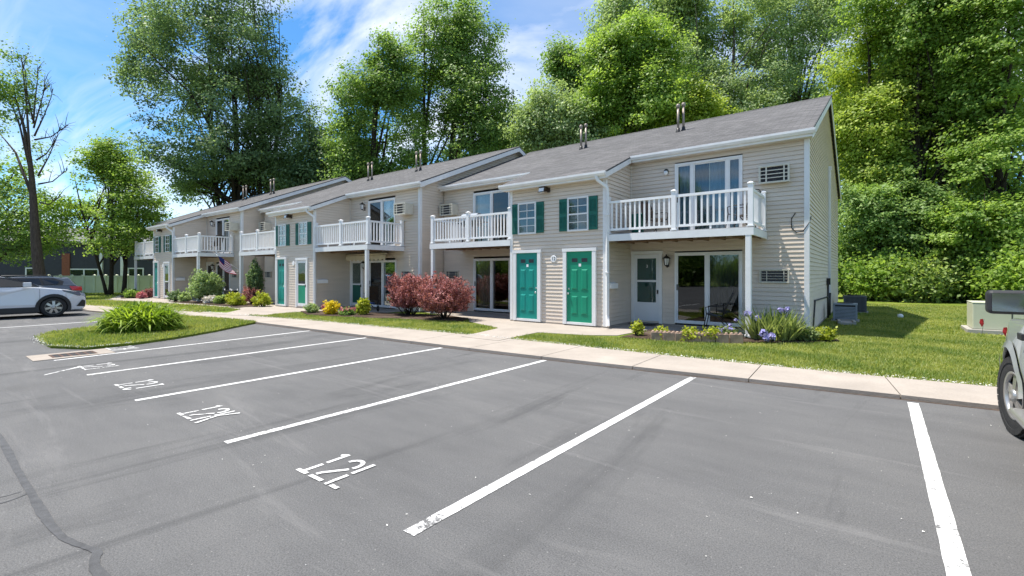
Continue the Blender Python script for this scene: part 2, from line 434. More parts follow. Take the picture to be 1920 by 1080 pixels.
def make_tree(name, label, base, lobes, ncl, per, cl_r, leaf, mat, trunk_r, bark, seed, group=None, gap=.35, top=None, flat=.5, limbs=14, stems=None, twigs=40, trunk_lean=(0,0), droop=0., shell=3.6):
    """lobes are ellipsoids relative to the base: (x,y,z,rx,ry,rz)"""
    rg = np.random.default_rng(seed)
    leaf *= .84; per = int(per*1.35)
    t = thing(name, label, 'tree', base, 0, group)
    C, ND = lobe_points(rg, lobes, ncl, gap, shell)
    zt = max(l[2]+l[5]*.55 for l in lobes) if top is None else top
    mb = MB()
    for (sx, sy, lx, ly, rr) in (stems or [(0, 0, trunk_lean[0], trunk_lean[1], 1.)]):
        pts = []; rad = []
        K = 9
        for i in range(K+1):
            f = i/K; wob = .018*zt*(f**.8)
            pts.append((sx+lx*f+math.sin(f*5+seed+sx)*wob, sy+ly*f+math.cos(f*4.3+seed*2+sy)*wob, -.25+(zt+.25)*f)); rad.append(trunk_r*rr*((1-f)**.85*.93+.07)*(1.25 if i == 0 else 1))
        mb.tube(pts, rad, 9)
        for k in range(limbs):
            c = C[rg.integers(len(C))]; f = min(.93, max(.18, (c[2]/zt)*.62+rg.normal()*.05-.05))
            i0 = int(f*K); a = Vector(pts[i0]).lerp(Vector(pts[min(K, i0+1)]), f*K-i0); b = Vector(c)
            m_ = a.lerp(b, .5)+Vector((0, 0, .12*(b-a).length)); m1 = a.lerp(m_, .55); r0 = trunk_r*rr*(1-f)*.45+.03
            mb.tube([a, m1, m_, m_.lerp(b, .55)+Vector((rg.normal()*.2, rg.normal()*.2, .15)), b], [r0, r0*.8, r0*.6, r0*.4, .018], 6)
            for q in range(max(1, twigs//limbs)):
                j = rg.integers(len(C)); best = C[rg.integers(len(C), size=12)]
                e = best[np.argmin(((best-np.array(m_))**2).sum(1))]
                if (Vector(e)-m_).length < max(l[3] for l in lobes)*1.2:
                    mm = m_.lerp(Vector(e), .5)+Vector((rg.normal()*.15, rg.normal()*.15, .2))
                    mb.tube([m_, mm, Vector(e)], [r0*.4, r0*.25, .012], 5)
    mb.build('trunk', bark, t)
    n = ncl*per
    ci = np.repeat(np.arange(ncl), per)
    axis = unit(ND*.7+np.array([0,0,.35-droop])+rg.normal(size=(ncl,3))*.35)       # sprays reach outward
    tpos = rg.normal(size=(n,3))*np.array([1,1,flat])*.5
    along = (rg.random((n,1))-.35)*1.3
    P = C[ci]+(tpos+axis[ci]*along)*cl_r*(.75+.5*rg.random((ncl,1))[ci])
    Nn = unit(rg.normal(size=(n,3))*.55+np.array([-.25,-.15,.85])+ND[ci]*.75)
    D = unit(rg.normal(size=(n,3))*.8+axis[ci]*.6-np.array([0,0,.25]))
    D = unit(D-Nn*(D*Nn).sum(1, keepdims=True))
    sz = leaf*(.65+.7*rg.random(n))
    leaf_object('crown', P, D, Nn, sz, sz*(.62+.2*rg.random(n)), mat, t, rg.random(ncl)[ci], seed)
    return t

def make_shrub(name, label, base, rx, ry, h, ncl, per, leaf, mat, seed, group=None, spiky=0., cat='shrub', stem_mat=None, z0=.12, gap=.1, twig=.35, pmat=None, z_lo=.0, ratio=.62, vase=False):
    rg = np.random.default_rng(seed); t = thing(name, label, cat, base, 0, group)
    d = unit(rg.normal(size=(ncl*2,3))); d[:,2] = np.abs(d[:,2])*1.0-z_lo; d = unit(d)[:ncl]
    r = rg.random(ncl)**(1/3.2)
    bump = 1+.10*np.sin(d[:,0]*7+seed)+.10*np.cos(d[:,1]*6+d[:,2]*5+seed)
    C = d*r[:,None]*bump[:,None]*np.array([rx, ry, h*(1-z0)]); C[:,2] = C[:,2]+h*z0
    # a dome narrows towards its foot
    nar = np.clip(.62+.55*C[:,2]/h, .5, 1.05) if not vase else np.clip(.42+.95*C[:,2]/h, .4, 1.08); C[:,0] *= nar; C[:,1] *= nar
    mb = MB()
    for k in range(14):
        c = Vector(C[rg.integers(ncl)]); a = Vector((rg.normal()*.06, rg.normal()*.06, -.08))
        mb.tube([a, a.lerp(c, .5)+Vector((0,0,.08)), c], [.022, .014, .006], 5)
    mb.build('stem', stem_mat or M['bark'], t)
    n = ncl*per; ci = np.repeat(np.arange(ncl), per)
    axis = unit(d*(1.)+np.array([0,0,.55*spiky])+rg.normal(size=(ncl,3))*.3)
    if spiky > 0:
        P = C[ci]+axis[ci]*(rg.random((n,1))-.3)*twig+rg.normal(size=(n,3))*leaf*.55
    else:
        P = C[ci]+rg.normal(size=(n,3))*twig*.4
    Nn = unit(rg.normal(size=(n,3))+np.array([0,0,.5])+d[ci]*.6); D = unit(rg.normal(size=(n,3))*.7+axis[ci]); D = unit(D-Nn*(D*Nn).sum(1, keepdims=True))
    sz = leaf*(.6+.8*rg.random(n))
    P[:,2] = np.maximum(P[:,2], .02)
    leaf_object('foliage', P, D, Nn, sz, sz*ratio, mat, t, rg.random(ncl)[ci], seed)
    return t

def blades_mesh(name, base, az, length, width, lean, curl, mat, parent, seed, segs=4, patch=None):
    """strap leaves: each a curved ribbon of SEGS quads"""
    rg = np.random.default_rng(seed); n = len(base)
    dirh = np.stack([np.cos(az), np.sin(az), np.zeros(n)], 1); side = np.stack([-np.sin(az), np.cos(az), np.zeros(n)], 1)
    V = np.zeros((n, segs+1, 2, 3))
    ang = lean.copy(); p = base.copy()
    for k in range(segs+1):
        w = width*(1-(k/segs)**2.2)*(.7+.3*(k > 0))+.001
        V[:,k,0] = p-side*w[:,None]*.5; V[:,k,1] = p+side*w[:,None]*.5
        step = length/segs
        p = p+(dirh*np.sin(ang)[:,None]+np.array([0,0,1])*np.cos(ang)[:,None])*step[:,None]
        ang = ang+curl/segs
    V[...,2] = np.maximum(V[...,2], .01)
    nv = (segs+1)*2; idx = []
    for k in range(segs): idx.append([2*k, 2*k+1, 2*k+3, 2*k+2])
    F = (np.arange(n)[:,None,None]*nv+np.array(idx)[None]).reshape(-1,4)
    me = bpy.data.meshes.new(name); me.vertices.add(n*nv); me.vertices.foreach_set('co', V.astype(np.float32).ravel())
    me.loops.add(F.size); me.loops.foreach_set('vertex_index', F.astype(np.int32).ravel())
    me.polygons.add(len(F)); me.polygons.foreach_set('loop_start', np.arange(0, F.size, 4, dtype=np.int32))
    r = rg.random(n).astype(np.float32); r2 = rg.random(n).astype(np.float32)
    a = me.attributes.new('rnd', 'FLOAT', 'FACE'); a.data.foreach_set('value', np.repeat(r, segs))
    a = me.attributes.new('clu', 'FLOAT', 'FACE'); a.data.foreach_set('value', np.repeat(r2, segs))
    if patch is not None: a.data.foreach_set('value', np.repeat(patch.astype(np.float32), segs))
    me.polygons.foreach_set('use_smooth', [True]*len(F))
    me.materials.append(mat); me.update(calc_edges=True)
    o = bpy.data.objects.new(name, me); COL.objects.link(o)
    if parent is not None: o.parent = parent
    return o
def strap_plant(name, label, base, spread, n, length, width, mat, seed, cat='plant', lean=(.1,.9), curl=(.5,1.6), group=None):
    rg = np.random.default_rng(seed); t = thing(name, label, cat, base, 0, group)
    rr = np.sqrt(rg.random(n))*spread; a0 = rg.random(n)*6.283
    b = np.stack([rr*np.cos(a0), rr*np.sin(a0)*.85, np.zeros(n)-.02], 1); az = a0+rg.normal(size=n)*.9
    ln = length*(.6+.5*rg.random(n))
    blades_mesh('foliage', b, az, ln, width*(.7+.6*rg.random(n)), lean[0]+(lean[1]-lean[0])*rg.random(n)*(.4+.6*rr/spread), curl[0]+(curl[1]-curl[0])*rg.random(n), mat, t, seed)
    return t
def blossom(parent, loc, r, mat, seed, n=16, name='flower'):
    rg = np.random.default_rng(seed); d = unit(rg.normal(size=(n,3))); P = np.array(loc)+d*r*.55*rg.random((n,1))**.4
    return leaf_object(name, P, unit(rg.normal(size=(n,3))), d, np.full(n, r*.95), np.full(n, r*.75), mat, parent, None, seed)

# ------------------------------------------------------------------ world, sun, camera
SUN_TO = Vector((-.34, -.15, 1)).normalized()
def build_world():
    w = bpy.data.worlds.new('World'); SC.world = w; w.use_nodes = True
    nt = w.node_tree; nt.nodes.clear()
    out = nt.nodes.new('ShaderNodeOutputWorld'); bg = nt.nodes.new('ShaderNodeBackground')
    sky = nt.nodes.new('ShaderNodeTexSky'); sky.sky_type = 'NISHITA'; sky.sun_disc = False
    sky.sun_elevation = math.asin(SUN_TO.z); sky.sun_rotation = math.atan2(SUN_TO.x, SUN_TO.y)
    sky.air_density = 1.0; sky.dust_density = .15; sky.ozone_density = 2.2
    tc = nt.nodes.new('ShaderNodeTexCoord')
    sep = nt.nodes.new('ShaderNodeSeparateXYZ'); nt.links.new(tc.outputs['Generated'], sep.inputs[0])
    zz = math_n(nt, 'ADD', math_n(nt, 'MAXIMUM', sep.outputs[2], 0.), .22)
    cx = math_n(nt, 'DIVIDE', sep.outputs[0], zz); cy = math_n(nt, 'DIVIDE', sep.outputs[1], zz)
    cb = nt.nodes.new('ShaderNodeCombineXYZ'); nt.links.new(cx, cb.inputs[0]); nt.links.new(cy, cb.inputs[1])
    def cloud(scale, rot, sc, lo, hi, mx, dist, off):
        mp = nt.nodes.new('ShaderNodeMapping'); mp.inputs['Scale'].default_value = sc; mp.inputs['Rotation'].default_value = (0,0,rot); mp.inputs['Location'].default_value = off
        nt.links.new(cb.outputs[0], mp.inputs['Vector'])
        f = noise(nt, scale, 8, .56, mp.outputs[0], dist)
        return ramp(nt, f, [(lo, (0,0,0)), (hi, (mx,mx,mx))])
    c1 = cloud(1.0, R(CL_ROT), (.8, 2.0, 1), .43, .70, .95, .9, CL_OFF)
    c2 = cloud(.55, R(10), (1, 1.2, 1), .46, .78, .5, .5, (4.2, 7.7, 0))
    fac = math_n(nt, 'MAXIMUM', c1, c2)
    haze = ramp(nt, sep.outputs[2], [(0.0, (.55,.55,.55)), (.30, (.10,.10,.10)), (.6, (0,0,0))])
    deep = mix(nt, 1., sky.outputs[0], SKY_TINT, 'MULTIPLY')
    col = mix(nt, fac, deep, CLOUD)
    nt.links.new(col, bg.inputs['Color']); bg.inputs['Strength'].default_value = SKY_STR
    nt.links.new(bg.outputs[0], out.inputs['Surface'])
SKY_STR = .135; SKY_TINT = (.40, .73, .93); CLOUD = (6.3, 6.3, 6.3); CL_ROT = -32; CL_OFF = (1.3, 2.1, 0)
build_world()
sl = bpy.data.lights.new('sun', 'SUN'); sl.energy = 5.0; sl.angle = R(.55); sl.color = (1, .94, .855)
so = bpy.data.objects.new('sun', sl); COL.objects.link(so); so.rotation_euler = (-SUN_TO).to_track_quat('-Z', 'Y').to_euler(); so.location = (0,0,40)
cam = bpy.data.cameras.new('camera'); co = bpy.data.objects.new('camera', cam); COL.objects.link(co)
cam.sensor_width = 36; cam.lens = 36*FPX/1920; cam.shift_y = -(540-YH)/1920; cam.clip_end = 3000; cam.clip_start = .05
co.location = (0,0,CAMH); co.rotation_euler = (math.pi/2, 0, TH)
SC.camera = co
SC.view_settings.view_transform = 'Standard'; SC.view_settings.look = 'None'; SC.view_settings.gamma = 1
SC.view_settings.exposure = .70
SC.render.engine = 'CYCLES'
cy = SC.cycles; cy.use_denoising = True; cy.max_bounces = 7; cy.diffuse_bounces = 4; cy.glossy_bounces = 3; cy.transmission_bounces = 4; cy.transparent_max_bounces = 10
try: cy.denoiser = 'OPENIMAGEDENOISE'
except Exception: pass
cy.sample_clamp_indirect = 6
cy.use_adaptive_sampling = True; cy.adaptive_threshold = .01

# ------------------------------------------------------------------ the ground
def ring(n, r, z): return [(r*math.cos(2*math.pi*i/n), r*math.sin(2*math.pi*i/n), z) for i in range(n)]
g = MB(); g.add(ring(48, 1500, -.03), [tuple(range(48))]); struct('ground', g, M['turf'])
g = MB(); g.add([(-90,-34,0),(60,-34,0),(60,13,0),(14,9.3,0),(1.2,8.1,0),(-4.7,7.5,0),(-16,7.0,0),(-20.6,6.3,0),(-26,4.9,0),(-60,2.9,0),(-90,2.9,0)], [tuple(range(11))]); struct('parking_lot', g, M['asphalt'])

KF = [(14,9.05),(6,8.3),(1.09,7.83),(-.51,7.70),(-2.25,7.5),(-4.83,7.27),(-7.38,7.12),(-10,7.03),(-12.47,6.93),(-15.53,6.82),(-16.76,6.69),(-20.6,6.05),(-23,5.2),(-26,4.65),(-32,4.0),(-45,3.2),(-60,2.6)]
KB = [(14,10.1),(6,9.25),(1.2,8.83),(-.56,8.62),(-2.58,8.53),(-4.7,8.50),(-6.78,8.48),(-7.91,8.42),(-9.5,8.32),(-11.09,8.12),(-14.14,7.95),(-16.95,7.48),(-18.73,7.29),(-22.9,6.85),(-26.5,5.95),(-30,5.4),(-45,4.6),(-60,4.0)]
KB = [(x*1.033, y*1.033) for x, y in KB]
def resample(pl, step):
    out = [Vector((*pl[0],0))]; acc = 0
    L_ = [0]
    for a, b in zip(pl, pl[1:]): L_.append(L_[-1]+(Vector(b)-Vector(a)).length)
    n = int(L_[-1]/step)
    res = []
    for i in range(n+1):
        d = i*L_[-1]/n
        for k in range(len(pl)-1):
            if L_[k+1] >= d-1e-9:
                f = (d-L_[k])/(L_[k+1]-L_[k]); res.append(Vector(pl[k]).lerp(Vector(pl[k+1]), f)); break
    return res
# the walk: real slabs with open joints
ka = resample(KF, 1.72); g = MB()
def foot(p):
    best = None
    for a, b in zip(KB, KB[1:]):
        a = Vector(a); b = Vector(b); t = max(0, min(1, (p-a).dot(b-a)/(b-a).length_squared)); q = a.lerp(b, t)
        if best is None or (q-p).length < (best-p).length: best = q
    return best
for a, b in zip(ka, ka[1:]):
    d = (b-a).normalized()*.007; a1, b1 = a+d, b-d; fa, fb = foot(a1), foot(b1)
    g.prism([tuple(a1), tuple(b1), tuple(fb), tuple(fa)], -.02, .055)
struct('walkway', g, M['concrete'])
# turf behind the kerb
g = MB(); front = [(x, y-.06) for x, y in KB]
g.add([(x,y,.05) for x,y in front]+[(-60,160,.05),(160,160,.05),(160,12,.05)], [tuple(range(len(front)+3))[::-1]])
for a, b in zip(front, front[1:]): g.quad((*a,.05), (*b,.05), (*b,-.03), (*a,-.03))
struct('lawn', g, M['turf'])
ISL = [(-16.1,1.98),(-15.04,1.9),(-13.9,1.92),(-13.0,2.35),(-13.05,3.15),(-13.44,4.04),(-14.14,5.11),(-15.1,6.25),(-15.6,6.88),(-18.5,6.5),(-20.6,6.2),(-19.6,5.0),(-18.08,3.69),(-17.5,2.9),(-17.0,2.3)]
g = MB(); g.prism(ISL, -.02, .055); struct('grass_island', g, M['turf'])

# concrete aprons and patios
SLAB_C = [(-8.0,8.3),(-6.85,8.3),(-7.0,10.1),(-5.75,10.38),(-5.1,10.8),(-4.95,12.4),(-2.6,12.68),(-2.2,14.2),(-14.2,14.2),(-14.2,12.6),(-11.0,11.75),(-10.3,11.05),(-8.4,10.2)]
SLAB_B = [(-21.0,7.05),(-18.6,7.32),(-17.6,8.1),(-18.0,8.75),(-17.9,9.5),(-18.2,10.2),(-15.2,11.3),(-15.1,12.9),(-27,12.9),(-27,10.9),(-24.0,9.6),(-22.8,8.8),(-21.3,8.75),(-20.0,7.7)]
SLAB_A = [(-36,7.0),(-30,7.9),(-26.3,8.62),(-22.4,9.02),(-22.2,9.3),(-26.3,8.95),(-29.5,8.6),(-29,11.2),(-41,11.2),(-41,9.0),(-36,7.5)]
for pl in (SLAB_C, SLAB_B, SLAB_A):
    g = MB(); g.prism(pl, .0, .063); struct('patio_slab', g, M['concrete'])
BEDS = [[(-4.85,10.42),(-3.3,10.70),(-2.3,11.4),(-1.15,12.25),(-.7,12.9),(-.95,13.6),(-2.25,13.75),(-2.55,12.6),(-4.85,12.32)],
        [(-18.2,9.7),(-16.3,8.98),(-14.73,9.38),(-12.65,10.02),(-10.45,10.78),(-10.9,11.6),(-12.2,12.0),(-15.0,11.2),(-18.0,10.1)],
        [(-29.4,8.65),(-26.3,9.0),(-22.8,9.3),(-22.4,9.9),(-24.0,10.7),(-29.2,10.9)],
        [(-40,8.9),(-36.0,8.0),(-35.6,8.9),(-40,9.9)]]
for pl in BEDS:
    g = MB(); g.prism(pl, .0, .088); struct('mulch_bed', g, M['mulch'])

# painted bay lines and stencilled bay numbers
for (x, y0, y1, dx, w) in [(.34,-2.2,7.62,-.01,.105),(-2.28,1.9,7.42,.03,.098),(-4.86,1.86,7.2,.03,.092),(-7.36,1.78,7.05,-.02,.09),(-9.8,1.76,7.0,-.2,.09),(-11.9,1.68,6.9,-.55,.09),(-20.1,.4,5.7,-.5,.10)]:
    g = MB(); n = 90; vs = []
    for i in range(n+1):
        f = i/n; vs += [(x+dx*f-w/2+random.uniform(-.0022,.0022), y0+(y1-y0)*f, .004), (x+dx*f+w/2+random.uniform(-.0022,.0022), y0+(y1-y0)*f, .004)]
    k0 = 5 if abs(x+2.28) < .01 else 0
    g.add(vs, [(2*i, 2*i+1, 2*i+3, 2*i+2) for i in range(k0, n)]); struct('parking_line', g, M['paint'])
    if k0: g = MB(); g.add(vs, [(2*i, 2*i+1, 2*i+3, 2*i+2) for i in range(k0)]); struct('parking_line', g, M['paint_worn'])
def arc(cx, cy, r, a0, a1, n=8, ry=None):
    return [(cx+r*math.cos(R(a0+(a1-a0)*i/n)), cy+(ry or r)*math.sin(R(a0+(a1-a0)*i/n))) for i in range(n+1)]
GLYPH = {   # strokes in a cell 0.16 wide, 0.45 tall, with the stencil's bridges left open
 '1': [[(.09,0),(.09,.20)],[(.09,.235),(.09,.45)],[(.09,.44),(.04,.40)],[(.02,.02),(.16,.02)]],
 '2': [arc(.09,.34,.075,170,-30,9,.09),[(.15,.27),(.03,.10),(.02,.06)],[(.0,.02),(.17,.02)]],
 'L': [[(.03,.0),(.03,.20)],[(.03,.235),(.03,.45)],[(.075,.02),(.175,.02)]],
 'K': [[(.03,0),(.03,.20)],[(.03,.235),(.03,.45)],[(.16,.45),(.06,.24)],[(.075,.24),(.175,.0)]],
 'J': [[(.13,.13),(.13,.45)],arc(.08,.10,.055,-15,-180,6,.09),[(.08,.43),(.17,.43)]],
 'I': [[(.09,.0),(.09,.20)],[(.09,.235),(.09,.45)],[(.03,.43),(.15,.43)],[(.03,.02),(.15,.02)]],
 'H': [[(.03,0),(.03,.45)],[(.16,0),(.16,.45)],[(.05,.225),(.14,.225)]]}
def stencil(text, x, y, s=1.0, step=.21, w=.038, z=.004):
    g = MB(); zz = z
    for k, ch in enumerate(text):
        for st in GLYPH[ch]:
            zz += .00035
            pts = [Vector((x+(k*step+p[0])*s, y+p[1]*s, 0)) for p in st]; vs = []
            for i, p in enumerate(pts):
                t = (pts[min(i+1,len(pts)-1)]-pts[max(i-1,0)]).normalized(); nrm = Vector((-t.y, t.x, 0))*w*s*.5
                vs += [tuple(p-nrm+Vector((0,0,zz))), tuple(p+nrm+Vector((0,0,zz)))]
            g.add(vs, [(2*i, 2*i+2, 2*i+3, 2*i+1) for i in range(len(pts)-1)])
    return struct('stall_number', g, M['paint'])
for tx, x, y in (('12L',-3.76,1.95),('12K',-6.33,1.90),('12J',-8.66,1.84),('12I',-10.85,1.82),('12H',-13.02,2.62)): stencil(tx, x, y)
g = MB(); g.quad((-10.35,1.35,.004),(-10.30,1.35,.004),(-10.72,1.86,.004),(-10.80,1.84,.004)); struct('paint_smear', g, M['paint'])

# crack sealer: one wandering band and its branch
def band(pts, ws, z=.003, name='asphalt_patch'):
    """a ragged ribbon along a smoothed path; it climbs by a hair so that no two quads share a plane where it doubles back"""
    g = MB(); rg = random.Random(4); Q = [Vector((*p, w)) for p, w in zip(pts, ws)]
    for _ in range(3):      # corner cutting
        R_ = [Q[0]]
        for p, q in zip(Q, Q[1:]): R_ += [p.lerp(q, .25), p.lerp(q, .75)]
        Q = R_+[Q[-1]]
    vs = []; w1 = w2 = .5
    for i, p in enumerate(Q):
        t = Q[min(i+1, len(Q)-1)]-Q[max(i-1, 0)]; t.z = 0; t.normalize(); nx, ny = -t.y, t.x
        w1 = .72*w1+.28*rg.uniform(.28, .72); w2 = .72*w2+.28*rg.uniform(.28, .72); zz = z+i*.000012
        vs += [(p.x+nx*p.z*w1, p.y+ny*p.z*w1, zz), (p.x-nx*p.z*w2, p.y-ny*p.z*w2, zz)]
    g.add(vs, [(2*i+1, 2*i+3, 2*i+2, 2*i) for i in range(len(Q)-1)])
    return struct(name, g, M['sealer'])
def gp(px, py):
    t = CAMH/((py-YH)/FPX); v = at(px, py, t); return (v.x, v.y)
band([gp(-40,770),gp(0,822),gp(16,850),gp(38,893),gp(62,930),gp(82,965),gp(104,998),gp(128,1015),gp(172,1030),gp(186,1036),gp(172,1056),gp(186,1080),gp(215,1120)], [.05,.05,.055,.045,.05,.055,.05,.04,.035,.045,.04,.06,.06])
band([gp(-60,955),gp(0,945),gp(30,935),gp(52,926)], [.02,.018,.015,.012], .0025)
band([gp(-60,940),gp(0,934),gp(40,922)], [.012,.012,.01], .002)

KF2 = [(x, y-.012) for x, y in KF if -17 < x < 7]
g_ = band(KF2, [.05]*len(KF2), .0025, 'kerb_dirt'); g_.data.materials[0] = M['dirt']
# storm drain: concrete collar with an iron grate
t = thing('storm_drain', 'rectangular concrete storm drain collar with iron grate set in the asphalt', 'drain', (-12.47,2.05,0))
g = MB(); x0, x1, y0, y1 = -.42,.42,-.62,.55; a0,a1,b0,b1 = -.24,.26,-.34,.32
for q in [(x0,y0,x1,b0),(x0,b1,x1,y1),(x0,b0,a0,b1),(a1,b0,x1,b1)]: g.box(q[0],q[1],-.05,q[2],q[3],.012)
g.build('collar', M['drain_conc'], t)
g = MB()
for i in range(6): y = b0+.01+i*(b1-b0-.05)/5; g.box(a0+.006,y,-.02,a1-.006,y+.035,.009)
for x in (a0+.006, (a0+a1)/2-.02, a1-.046): g.box(x,b0+.006,-.03,x+.04,b1-.006,.006)
g.build('grate', M['rust'], t)
g = MB(); g.quad((a0,b0,.0045),(a1,b0,.0045),(a1,b1,.0045),(a0,b1,.0045)); g.build('pit', M['black'], t)

# grass: real blades
def in_poly(P, poly):
    x, y = P[:,0], P[:,1]; ins = np.zeros(len(P), bool); n = len(poly)
    for i in range(n):
        x1, y1 = poly[i]; x2, y2 = poly[(i+1)%n]
        c = ((y1 > y) != (y2 > y)) & (x < (x2-x1)*(y-y1)/((y2-y1)+1e-12)+x1); ins ^= c
    return ins
SLABS = [SLAB_C, SLAB_B, SLAB_A]+BEDS
def grass(name, poly, dens, h, w, z, seed, avoid=(), ragged=0):
    rg = np.random.default_rng(seed); a = np.array(poly); lo, hi = a.min(0), a.max(0); n = int((hi-lo).prod()*dens)
    P = lo+rg.random((n,2))*(hi-lo); k = in_poly(P+rg.normal(size=P.shape)*ragged, poly)
    for av in avoid: k &= ~in_poly(P, av)
    P = P[k]; n = len(P); B = np.concatenate([P, np.full((n,1), z)], 1)
    x_, y_ = P[:,0], P[:,1]
    pat = np.zeros(n)
    for k in range(9):
        fx, fy, ph = rg.normal()*(1.2+k*.8), rg.normal()*(1.2+k*.8), rg.random()*6.28; pat += np.sin(x_*fx+y_*fy+ph+1.5*np.sin(x_*fy*.5-y_*fx*.6))/(1+k*.22)
    pat = np.clip(.5+pat*.17, 0, 1)
    o = blades_mesh(name, B, rg.random(n)*6.283, h*(.5+.8*rg.random(n))*(.65+.6*pat), w*(.6+.8*rg.random(n)), .1+.55*rg.random(n), .3+.9*rg.random(n), M['leaf_grass'], None, seed, 2, np.clip(1-pat+rg.normal(size=n)*.12, 0, 1))
    return tag(o, None, None, None, 'stuff')
wb = [(x, y+.02) for x, y in KB]
LC = [(6,9.55),(1.24,9.14),(-.58,8.92),(-2.67,8.83),(-4.86,8.80),(-6.9,8.78),(-6.8,10.0),(-4.85,10.42),(-3.3,10.7),(-2.3,11.4),(-1.15,12.25),(-.6,13.2),(-1.2,13.8),(-1.2,16),(8,16),(8,9.3)]
ZL = .045
grass('grass', LC, 2600, .062, .011, ZL, 1, SLABS, .03)
grass('grass', [(-1.3,16),(9,16),(14,30),(-1.3,30)], 750, .065, .018, ZL, 2, SLABS)
grass('grass', [(-8.1,8.70),(-9.8,8.62),(-11.4,8.41),(-14.6,8.24),(-17.5,7.75),(-18.9,7.6),(-18.0,8.4),(-18.1,9.6),(-16.3,8.95),(-14.7,9.36),(-12.65,10.0),(-10.4,10.8),(-8.4,10.2)], 1700, .065, .015, ZL, 3, SLABS, .03)
grass('grass', [(-21.0,7.1),(-22.9,6.87),(-26.5,5.97),(-30,5.42),(-45,4.7),(-45,8),(-36,8),(-30,8.4),(-26.3,9),(-22,9.2),(-21,8.7)], 420, .075, .028, ZL, 4, SLABS, .04)
grass('grass', ISL, 1500, .075, .014, .05, 5, (), .05)
grass('grass', [(-45,4.7),(-52,4.5),(-52,20),(-41,20),(-41,9)], 90, .1, .06, ZL, 6)
# cottonwood fluff caught along the turf edges
rg = np.random.default_rng(9); Fp = []
for pl, z in ((KB, .062), ([ISL[0],ISL[1],ISL[2],ISL[3],ISL[4]], .06)):
    for a, b in zip(pl, pl[1:]):
        if a[0] < -23: continue
        L_ = math.dist(a, b); n = int(L_*190)
        f = rg.random(n)[:,None]; p = np.array(a)*(1-f)+np.array(b)*f; p[:,1] += rg.normal(size=n)*.06+.01
        Fp.append(np.concatenate([p, np.full((n,1), z)+rg.random((n,1))*.02], 1))
Fp = np.concatenate(Fp); n = len(Fp)
tag(leaf_object('seed_fluff', Fp, rg.normal(size=(n,3)), unit(rg.normal(size=(n,3))*.4+np.array([0,0,1])), .008+.024*rg.random(n)**2, .008+.016*rg.random(n)**2, M['fluff'], None, None, 3), kind='stuff')
n = 230; p = np.stack([rg.uniform(-12,4,n), rg.uniform(1.2,7.4,n), np.full(n,.006)], 1)
tag(leaf_object('seed_fluff', p, rg.normal(size=(n,3))*np.array([1,1,.1]), unit(rg.normal(size=(n,3))*.15+np.array([0,0,1])), .006+.020*rg.random(n)**3, .006+.013*rg.random(n)**3, M['fluff'], None, None, 4), kind='stuff')

# ------------------------------------------------------------------ the apartment row: three staggered blocks
BW, DP, RR, RL = 3.34, 1.73, 4.67, 4.81
RIDGE, BACK = 7.9, 14.5
def zr(y): return 4.42+.42*(y+.25) if y <= RIDGE else 4.42+.42*(RIDGE+.25)-.42*(y-RIDGE)
LAP, LIP = .112, .018
def siding(mb, p0, u, n, width, z0, ztop, openings=(), lim=None, ulim=None):
    """clapboards: LAP tall courses whose lower edge stands LIP proud; openings = (u0,u1,z0,z1); lim(z) -> (umin,umax)"""
    p0 = Vector(p0); u = Vector(u); n = Vector(n); z = z0; up = Vector((0,0,1)); GAP = .008
    while z < ztop-1e-4:
        zt = min(z+LAP, ztop); fr = (zt-z)/LAP
        segs = [(0., width)]
        for (a, b, c, d) in openings:
            if d > z+.03 and c < zt-.03:
                ns = []
                for s0, s1 in segs:
                    if b <= s0 or a >= s1: ns.append((s0, s1)); continue
                    if a > s0: ns.append((s0, a))
                    if b < s1: ns.append((b, s1))
                segs = ns
        for s0, s1 in segs:
            b0, b1, t0, t1 = s0, s1, s0, s1
            if lim:
                l0, l1 = lim(z), lim(zt); b0, b1 = max(s0, l0[0]), min(s1, l0[1]); t0, t1 = max(s0, l1[0]), min(s1, l1[1])
                if b1-b0 < .01: continue
                if t1 < t0: t0 = t1 = (t0+t1)/2
            A = p0+u*b0+up*(z+GAP-p0.z)+n*LIP; B = p0+u*b1+up*(z+GAP-p0.z)+n*LIP
            Cc = p0+u*t1+up*(zt-p0.z)+n*LIP*(1-fr); Dd = p0+u*t0+up*(zt-p0.z)+n*LIP*(1-fr)
            A0 = p0+u*b0+up*(z+GAP-p0.z)-n*.014; B0 = p0+u*b1+up*(z+GAP-p0.z)-n*.014; A1 = A0-up*GAP; B1 = B0-up*GAP
            A2 = A1+n*.0139; B2 = B1+n*.0139
            mb.quad(A, B, Cc, Dd); mb.quad(A0, B0, B, A); mb.quad(A1, B1, B0, A0); mb.quad(A2, B2, B1, A1)
        z = zt
    return mb
def gable_lim(y_start):
    def f(z):
        # roof underside: where is zr(y)-.1 >= z
        d = (z+.10-4.42)/.42-.25
        a = max(0, d-y_start); b = (2*RIDGE-d)-y_start
        return (a, b)
    return f
def text_mesh(name, s, size, mat, parent, loc, rot):
    cu = bpy.data.curves.new(name, 'FONT'); cu.body = s; cu.size = size; cu.extrude = .002; cu.align_x = 'CENTER'; cu.align_y = 'CENTER'; cu.materials.append(mat)
    tmp = bpy.data.objects.new(name, cu); COL.objects.link(tmp)
    me = bpy.data.meshes.new_from_object(tmp.evaluated_get(bpy.context.evaluated_depsgraph_get())); bpy.data.objects.remove(tmp)
    if not me.materials: me.materials.append(mat)
    o = bpy.data.objects.new(name, me); COL.objects.link(o); o.location = loc; o.rotation_euler = rot; o.parent = parent
    return o
